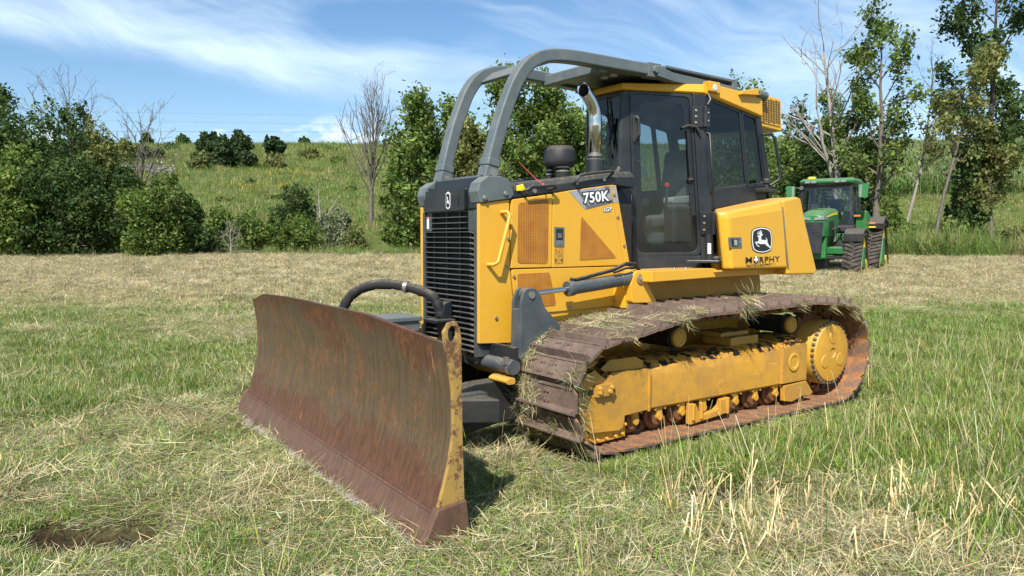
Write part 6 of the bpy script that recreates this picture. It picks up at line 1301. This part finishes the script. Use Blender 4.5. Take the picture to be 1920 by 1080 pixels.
# platform left of the bonnet: toolbox, steps, tank
for s in (1,-1):
    mb=MB(); mb.bb(-1.05,-.45,s*.48,s*1.02,1.48,1.70); mb.build('battery_box',M['plastic'],TR,.03)
    mb=MB(); mb.bb(-1.0,-.42,s*.48,s*1.05,1.16,1.42); mb.mi=1
    for i in range(8): mb.bb(-.425,-.415,s*(.52+.065*i),s*(.55+.065*i),1.19,1.38)
    mb.build('cooler_grille',[M['green'],M['dark']],TR,.01)
    mb=MB(); mb.bb(-1.1,-.38,s*.42,s*1.02,.80,1.14); mb.bb(-.38,-.36,s*.60,s*.80,.93,1.05); mb.build('tool_box',M['plastic'],TR,.03)
    mb=MB(); mb.bb(-.50,-.42,s*.36,s*.46,1.1,1.75); mb.build('bracket',M['bolt'],TR,.02)
# cab
cx0,cx1=-.85,-2.55
def cw(z): return float(np.interp(z,[1.2,1.9,3.2],[.86,.93,.86]))
for s in (1,-1):
    for x,n_ in ((cx0,'front_pillar'),(-1.75,'centre_pillar'),(cx1,'rear_pillar')):
        xs=(x,x+(.0 if x>-1 else .0)); mb=MB(); w=.055 if n_=='front_pillar' else .05; mb.loft([[(x-w+dx,s*(cw(z)-.07),z),(x+w+dx,s*(cw(z)-.07),z),(x+w+dx,s*cw(z),z),(x-w+dx,s*cw(z),z)] for z,dx in ((1.55,.0),(1.95,.06 if n_=='front_pillar' else 0),(3.22,-.10 if n_=='front_pillar' else 0))]); mb.build(n_,M['black'],TR)
    mb=MB(); mb._f([mb.bm.verts.new(p) for p in ((cx0-.05,s*(cw(1.75)-.03),1.75),(cx1,s*(cw(1.75)-.03),1.75),(cx1,s*(cw(3.2)-.03),3.2),(cx0-.1,s*(cw(3.2)-.03),3.2))]); mb.build('side_glass',M['glass_clear'],TR)
    mb=MB(); mb.bb(cx1,cx0-.06,s*.70,s*.90,1.45,1.76); mb.build('cab_sill',M['black'],TR,.03)
    # rear mudguard, green, seen beside the cab
    mb=MB(); mb.prism(rounded([(-1.45,2.28),(-1.55,1.25),(-2.6,1.25),(-3.1,1.7),(-2.7,2.05),(-1.9,2.25)],.1),'Y',s*.90,s*1.28); mb.build('rear_mudguard',M['green'],TR,.06)
    # mirror on its arm
    mb=MB(); mb.tube([(-.95,s*.86,3.12),(-.80,s*1.22,3.14)],.025,8); mb.mi=1; mb.prism(rounded([(s*1.10,2.72),(s*1.10,3.20),(s*1.44,3.22),(s*1.40,2.70)],.05),'X',-.86,-.76); mb.mi=2; mb.prism(rounded([(s*1.13,2.75),(s*1.13,3.17),(s*1.22,3.18),(s*1.21,2.74)],.02),'X',-.757,-.753); mb.build('mirror',[M['black'],M['green'],M['lens_dim']],TR,.012)
    mb=MB(); mb.bb(-.86,-.74,s*.90,s*1.20,2.02,2.10); mb.mi=1; mb.bb(-.742,-.735,s*.98,s*1.20,2.03,2.085); mb.mi=0; mb.bb(-.9,-.8,s*.88,s*.96,1.5,2.2); mb.build('side_marker',[M['black'],M['orange']],TR,.006)
mb=MB(); mb._f([mb.bm.verts.new(p) for p in ((cx0+.045,-.84,1.80),(cx0+.045,.84,1.80),(cx0-.085,.80,3.2),(cx0-.085,-.80,3.2))]); mb.build('windshield',M['glass_clear'],TR)
mb=MB(); mb._f([mb.bm.verts.new(p) for p in ((cx1,-.80,1.9),(cx1,.80,1.9),(cx1,.78,3.2),(cx1,-.78,3.2))]); mb.build('rear_glass',M['glass_clear'],TR)
mb=MB(); mb.bb(cx1,cx0,-.85,.85,1.38,1.50); mb.bb(cx0-.02,cx0+.02,-.84,.84,1.55,1.80); mb.build('cab_floor',M['black'],TR)
mb=MB(); mb.loft([[(-.62,-.72,3.27),(-.62,.72,3.27),(-.85,.93,3.25),(-2.5,.95,3.22),(-2.72,.8,3.22),(-2.72,-.8,3.22),(-2.5,-.95,3.22),(-.85,-.93,3.25)],[(-.60,-.74,3.36),(-.60,.74,3.36),(-.84,.97,3.36),(-2.5,1.0,3.36),(-2.75,.84,3.36),(-2.75,-.84,3.36),(-2.5,-1.0,3.36),(-.84,-.97,3.36)],[(-.72,-.66,3.44),(-.72,.66,3.44),(-.95,.86,3.47),(-2.4,.88,3.50),(-2.6,.72,3.48),(-2.6,-.72,3.48),(-2.4,-.88,3.50),(-.95,-.86,3.47)]]); rf=mb.build('cab_roof',M['green'],TR,.03,3)
mb=MB(); mb.loft([[(-.66,-.66,3.20),(-.66,.66,3.20),(-.9,.86,3.18),(-2.6,.84,3.16),(-2.6,-.84,3.16),(-.9,-.86,3.18)],[(-.62,-.70,3.28),(-.62,.70,3.28),(-.86,.92,3.28),(-2.6,.9,3.24),(-2.6,-.9,3.24),(-.86,-.92,3.28)]]); mb.build('roof_underside',M['plastic'],rf)
for y in (-.62,-.40,.40,.62):
    mb=MB(); mb.bb(-.63,-.565,y-.09,y+.09,3.27,3.35); mb.build('roof_lamp',M['lens_dim'],rf,.012)
mb=MB(); mb.lathe([(.15,0),(.15,.06),(.10,.085),(.01,.09)],(-.95,-.55,3.45),'Z',20); mb.build('satellite_receiver',M['lemon'],rf)
mb=MB(); mb.tube([(-.72,.05,3.17),(-.80,.28,2.95),(-.83,.62,2.60)],.012,6); mb.build('wiper',M['rubber'],rf)
for s in (1,-1):
    mb=MB(); mb.tube([(.35,s*.47,1.55),(.1,s*.62,1.62),(-.3,s*.66,1.45),(-.5,s*.6,1.2)],.03,6); mb.tube([(.0,s*.95,.95),(-.15,s*.85,1.25),(-.4,s*.6,1.3)],.022,6); mb.build('hydraulic_hose',M['rubber'],TR)
    mb=MB(); mb.tube([(-.95,s*.93,1.6),(-.93,s*1.02,1.7),(-.98,s*1.0,2.6),(-1.0,s*.9,2.7)],.018,6); mb.build('hand_rail',M['black'],TR)
# inside
mb=MB(); mb.prism(rounded([(-1.75,2.02),(-1.75,2.14),(-2.2,2.16),(-2.3,2.75),(-2.40,2.75),(-2.36,2.0)],.04),'Y',-.27,.27); mb.bb(-2.2,-1.8,-.2,.2,1.5,2.03); mb.build('driver_seat',M['seat_cloth'],TR,.04)
mb=MB(); mb.tube([(-1.42+.20*math.cos(a)*.45,.20*math.sin(a),2.62+.20*math.cos(a)*.9) for a in [2*math.pi*i/20 for i in range(21)]],.022,8); mb.tube([(-1.42,0,2.62),(-1.2,0,2.2),(-1.15,0,1.5)],[.03,.06,.09],8); mb.tube([(-1.42,-.19,2.62),(-1.42,.19,2.62)],.016,6); mb.build('steering_wheel',M['plastic'],TR)
mb=MB(); mb.bb(-1.5,-2.2,-.62,-.36,1.5,2.3); mb.bb(-1.45,-1.5,-.66,-.42,2.3,2.55); mb.build('side_console',M['cream'],TR,.03)
# exhaust stack by the right front pillar
mb=MB(); mb.tube([(-.55,-.80,1.9),(-.55,-.80,2.95),(-.50,-.80,3.05),(-.42,-.80,3.10)],.085,14); mb.tube([(-.55,-.80,2.82),(-.90,-.86,2.86)],.05,8); mb.build('exhaust_stack',M['plastic'],TR,smooth=50)
# track units: rubber belt with slanted lugs on a drive wheel and two idlers
def belt_unit(name,x,y,w,r_top,zt,half,r_low,label):
    U=empty(name,(x,y,0),parent=TR); U['label']=label
    hl=convex(circ(0,zt,r_top,40)+circ(half,r_low,r_low,24)+circ(-half,r_low,r_low,24)); n=len(hl); hl2=[Vector(q) for q in hl]
    mb=MB()
    ro=[];ri=[]
    for i,p in enumerate(hl2):
        t=(hl2[(i+1)%n]-hl2[i-1]).normalized(); nn=Vector((t.y,-t.x)); ro.append(p); ri.append(p-nn*.045)
    A=[[mb.bm.verts.new((q.x,yy,q.y)) for q in L_] for L_ in (ro,ri) for yy in (-w/2,w/2)]
    for i in range(n):
        j=(i+1)%n; mb._f((A[0][i],A[0][j],A[1][j],A[1][i])); mb._f((A[2][i],A[3][i],A[3][j],A[2][j])); mb._f((A[0][i],A[2][i],A[2][j],A[0][j])); mb._f((A[1][i],A[1][j],A[3][j],A[3][i]))
    cm=[0]
    for i in range(n): cm.append(cm[-1]+(hl2[(i+1)%n]-hl2[i]).length)
    def al(d):
        d%=cm[-1]
        for i in range(n):
            if d<=cm[i+1]: return hl2[i].lerp(hl2[(i+1)%n],(d-cm[i])/(cm[i+1]-cm[i]))
    nl=int(cm[-1]/.155); 
    for k in range(nl):
        for sd in (-1,1):
            d0=(k+(.5 if sd>0 else 0))*cm[-1]/nl
            def pt(d,yy,h):
                p=al(d); t=(al(d+.02)-al(d-.02)).normalized(); nn=Vector((t.y,-t.x)); return (p.x+nn.x*h,yy,p.y+nn.y*h)
            y0,y1=sd*.02,sd*w*.5
            mb.loft([[pt(d0-.035,y0,0),pt(d0+.035,y0,0),pt(d0+.025,y0,.05),pt(d0-.025,y0,.05)],[pt(d0+.07,y1,0),pt(d0+.15,y1,0),pt(d0+.135,y1,.05),pt(d0+.08,y1,.05)]])
    mb.build('rubber_belt',M['tread'],U)
    mb=MB()
    for cx,cz,r in ((0,zt,r_top-.07),): mb.lathe([(.12,-w*.36),(r*.6,-w*.34),(r*.9,-w*.40),(r,-w*.40),(r,w*.40),(r*.9,w*.40),(r*.6,w*.34),(.12,w*.36)],(cx,0,cz),'Y',28)
    mb.build('drive_wheel',M['hub_yellow'],U,smooth=40)
    for cx in (half,-half):
        mb=MB(); mb.lathe([(.05,-w*.44),(r_low*.8,-w*.44),(r_low-.06,-w*.42),(r_low-.06,w*.42),(r_low*.8,w*.44),(.05,w*.44)],(cx,0,r_low),'Y',22); mb.build('idler_wheel',M['hub_yellow'],U,smooth=40)
    for cx in (-half*.35,half*.35):
        mb=MB(); mb.lathe([(.03,-w*.4),(.12,-w*.4),(.12,w*.4),(.03,w*.4)],(cx,0,.175),'Y',16); mb.build('mid_roller',M['plastic'],U)
    mb=MB(); mb.prism([(-half*.9,r_low*.9),(-half*.5,r_low*1.4),(-.15,zt-.05),(.15,zt-.05),(half*.5,r_low*1.4),(half*.9,r_low*.9),(half*.3,r_low*.75),(-half*.3,r_low*.75)],'Y',w*.30,w*.46); mb.build('undercarriage_frame',M['green'],U,.02)
    return U,w
for s,sd in ((1,'left'),(-1,'right')):
    U,w=belt_unit('track_unit',.05,s*1.22,.60,.42,.98,.56,.28,'front rubber track')
    mb=MB(); top=[(.50,1.28),(.52,1.40),(.40,1.53),(0,1.60),(-.42,1.53),(-.58,1.36),(-.56,1.28),(-.40,1.44),(0,1.52),(.36,1.45)]; mb.prism(top,'Y',-w*.53,w*.53); mb.prism([(.50,1.12),(.53,1.40),(.40,1.52),(.38,1.45),(.45,1.12)],'Y',-w*.52,w*.52); mb.build('mudguard',M['plastic'],U,.02)
    U,w=belt_unit('track_unit',-2.85,s*1.36,.76,.50,1.32,.86,.33,'larger rear rubber track')
    mb=MB(); top=[(.62,1.62),(.66,1.80),(.45,2.0),(0,2.07),(-.45,2.0),(-.66,1.78),(-.62,1.66),(-.42,1.88),(0,1.96),(.40,1.88)]; mb.prism(top,'Y',-w*.54,w*.54); mb.mi=1; mb.bb(.655,.672,-.12,.12,1.78,1.84); mb.mi=2; mb.bb(.655,.672,-.18,.14,1.64,1.69); mb.mi=0; mb.prism([(.62,1.60),(.66,1.80),(.60,1.88),(.56,1.62)],'Y',-w*.53,w*.53)
    mb.build('mudguard',[M['plastic'],M['orange'],M['lemon']],U,.012)
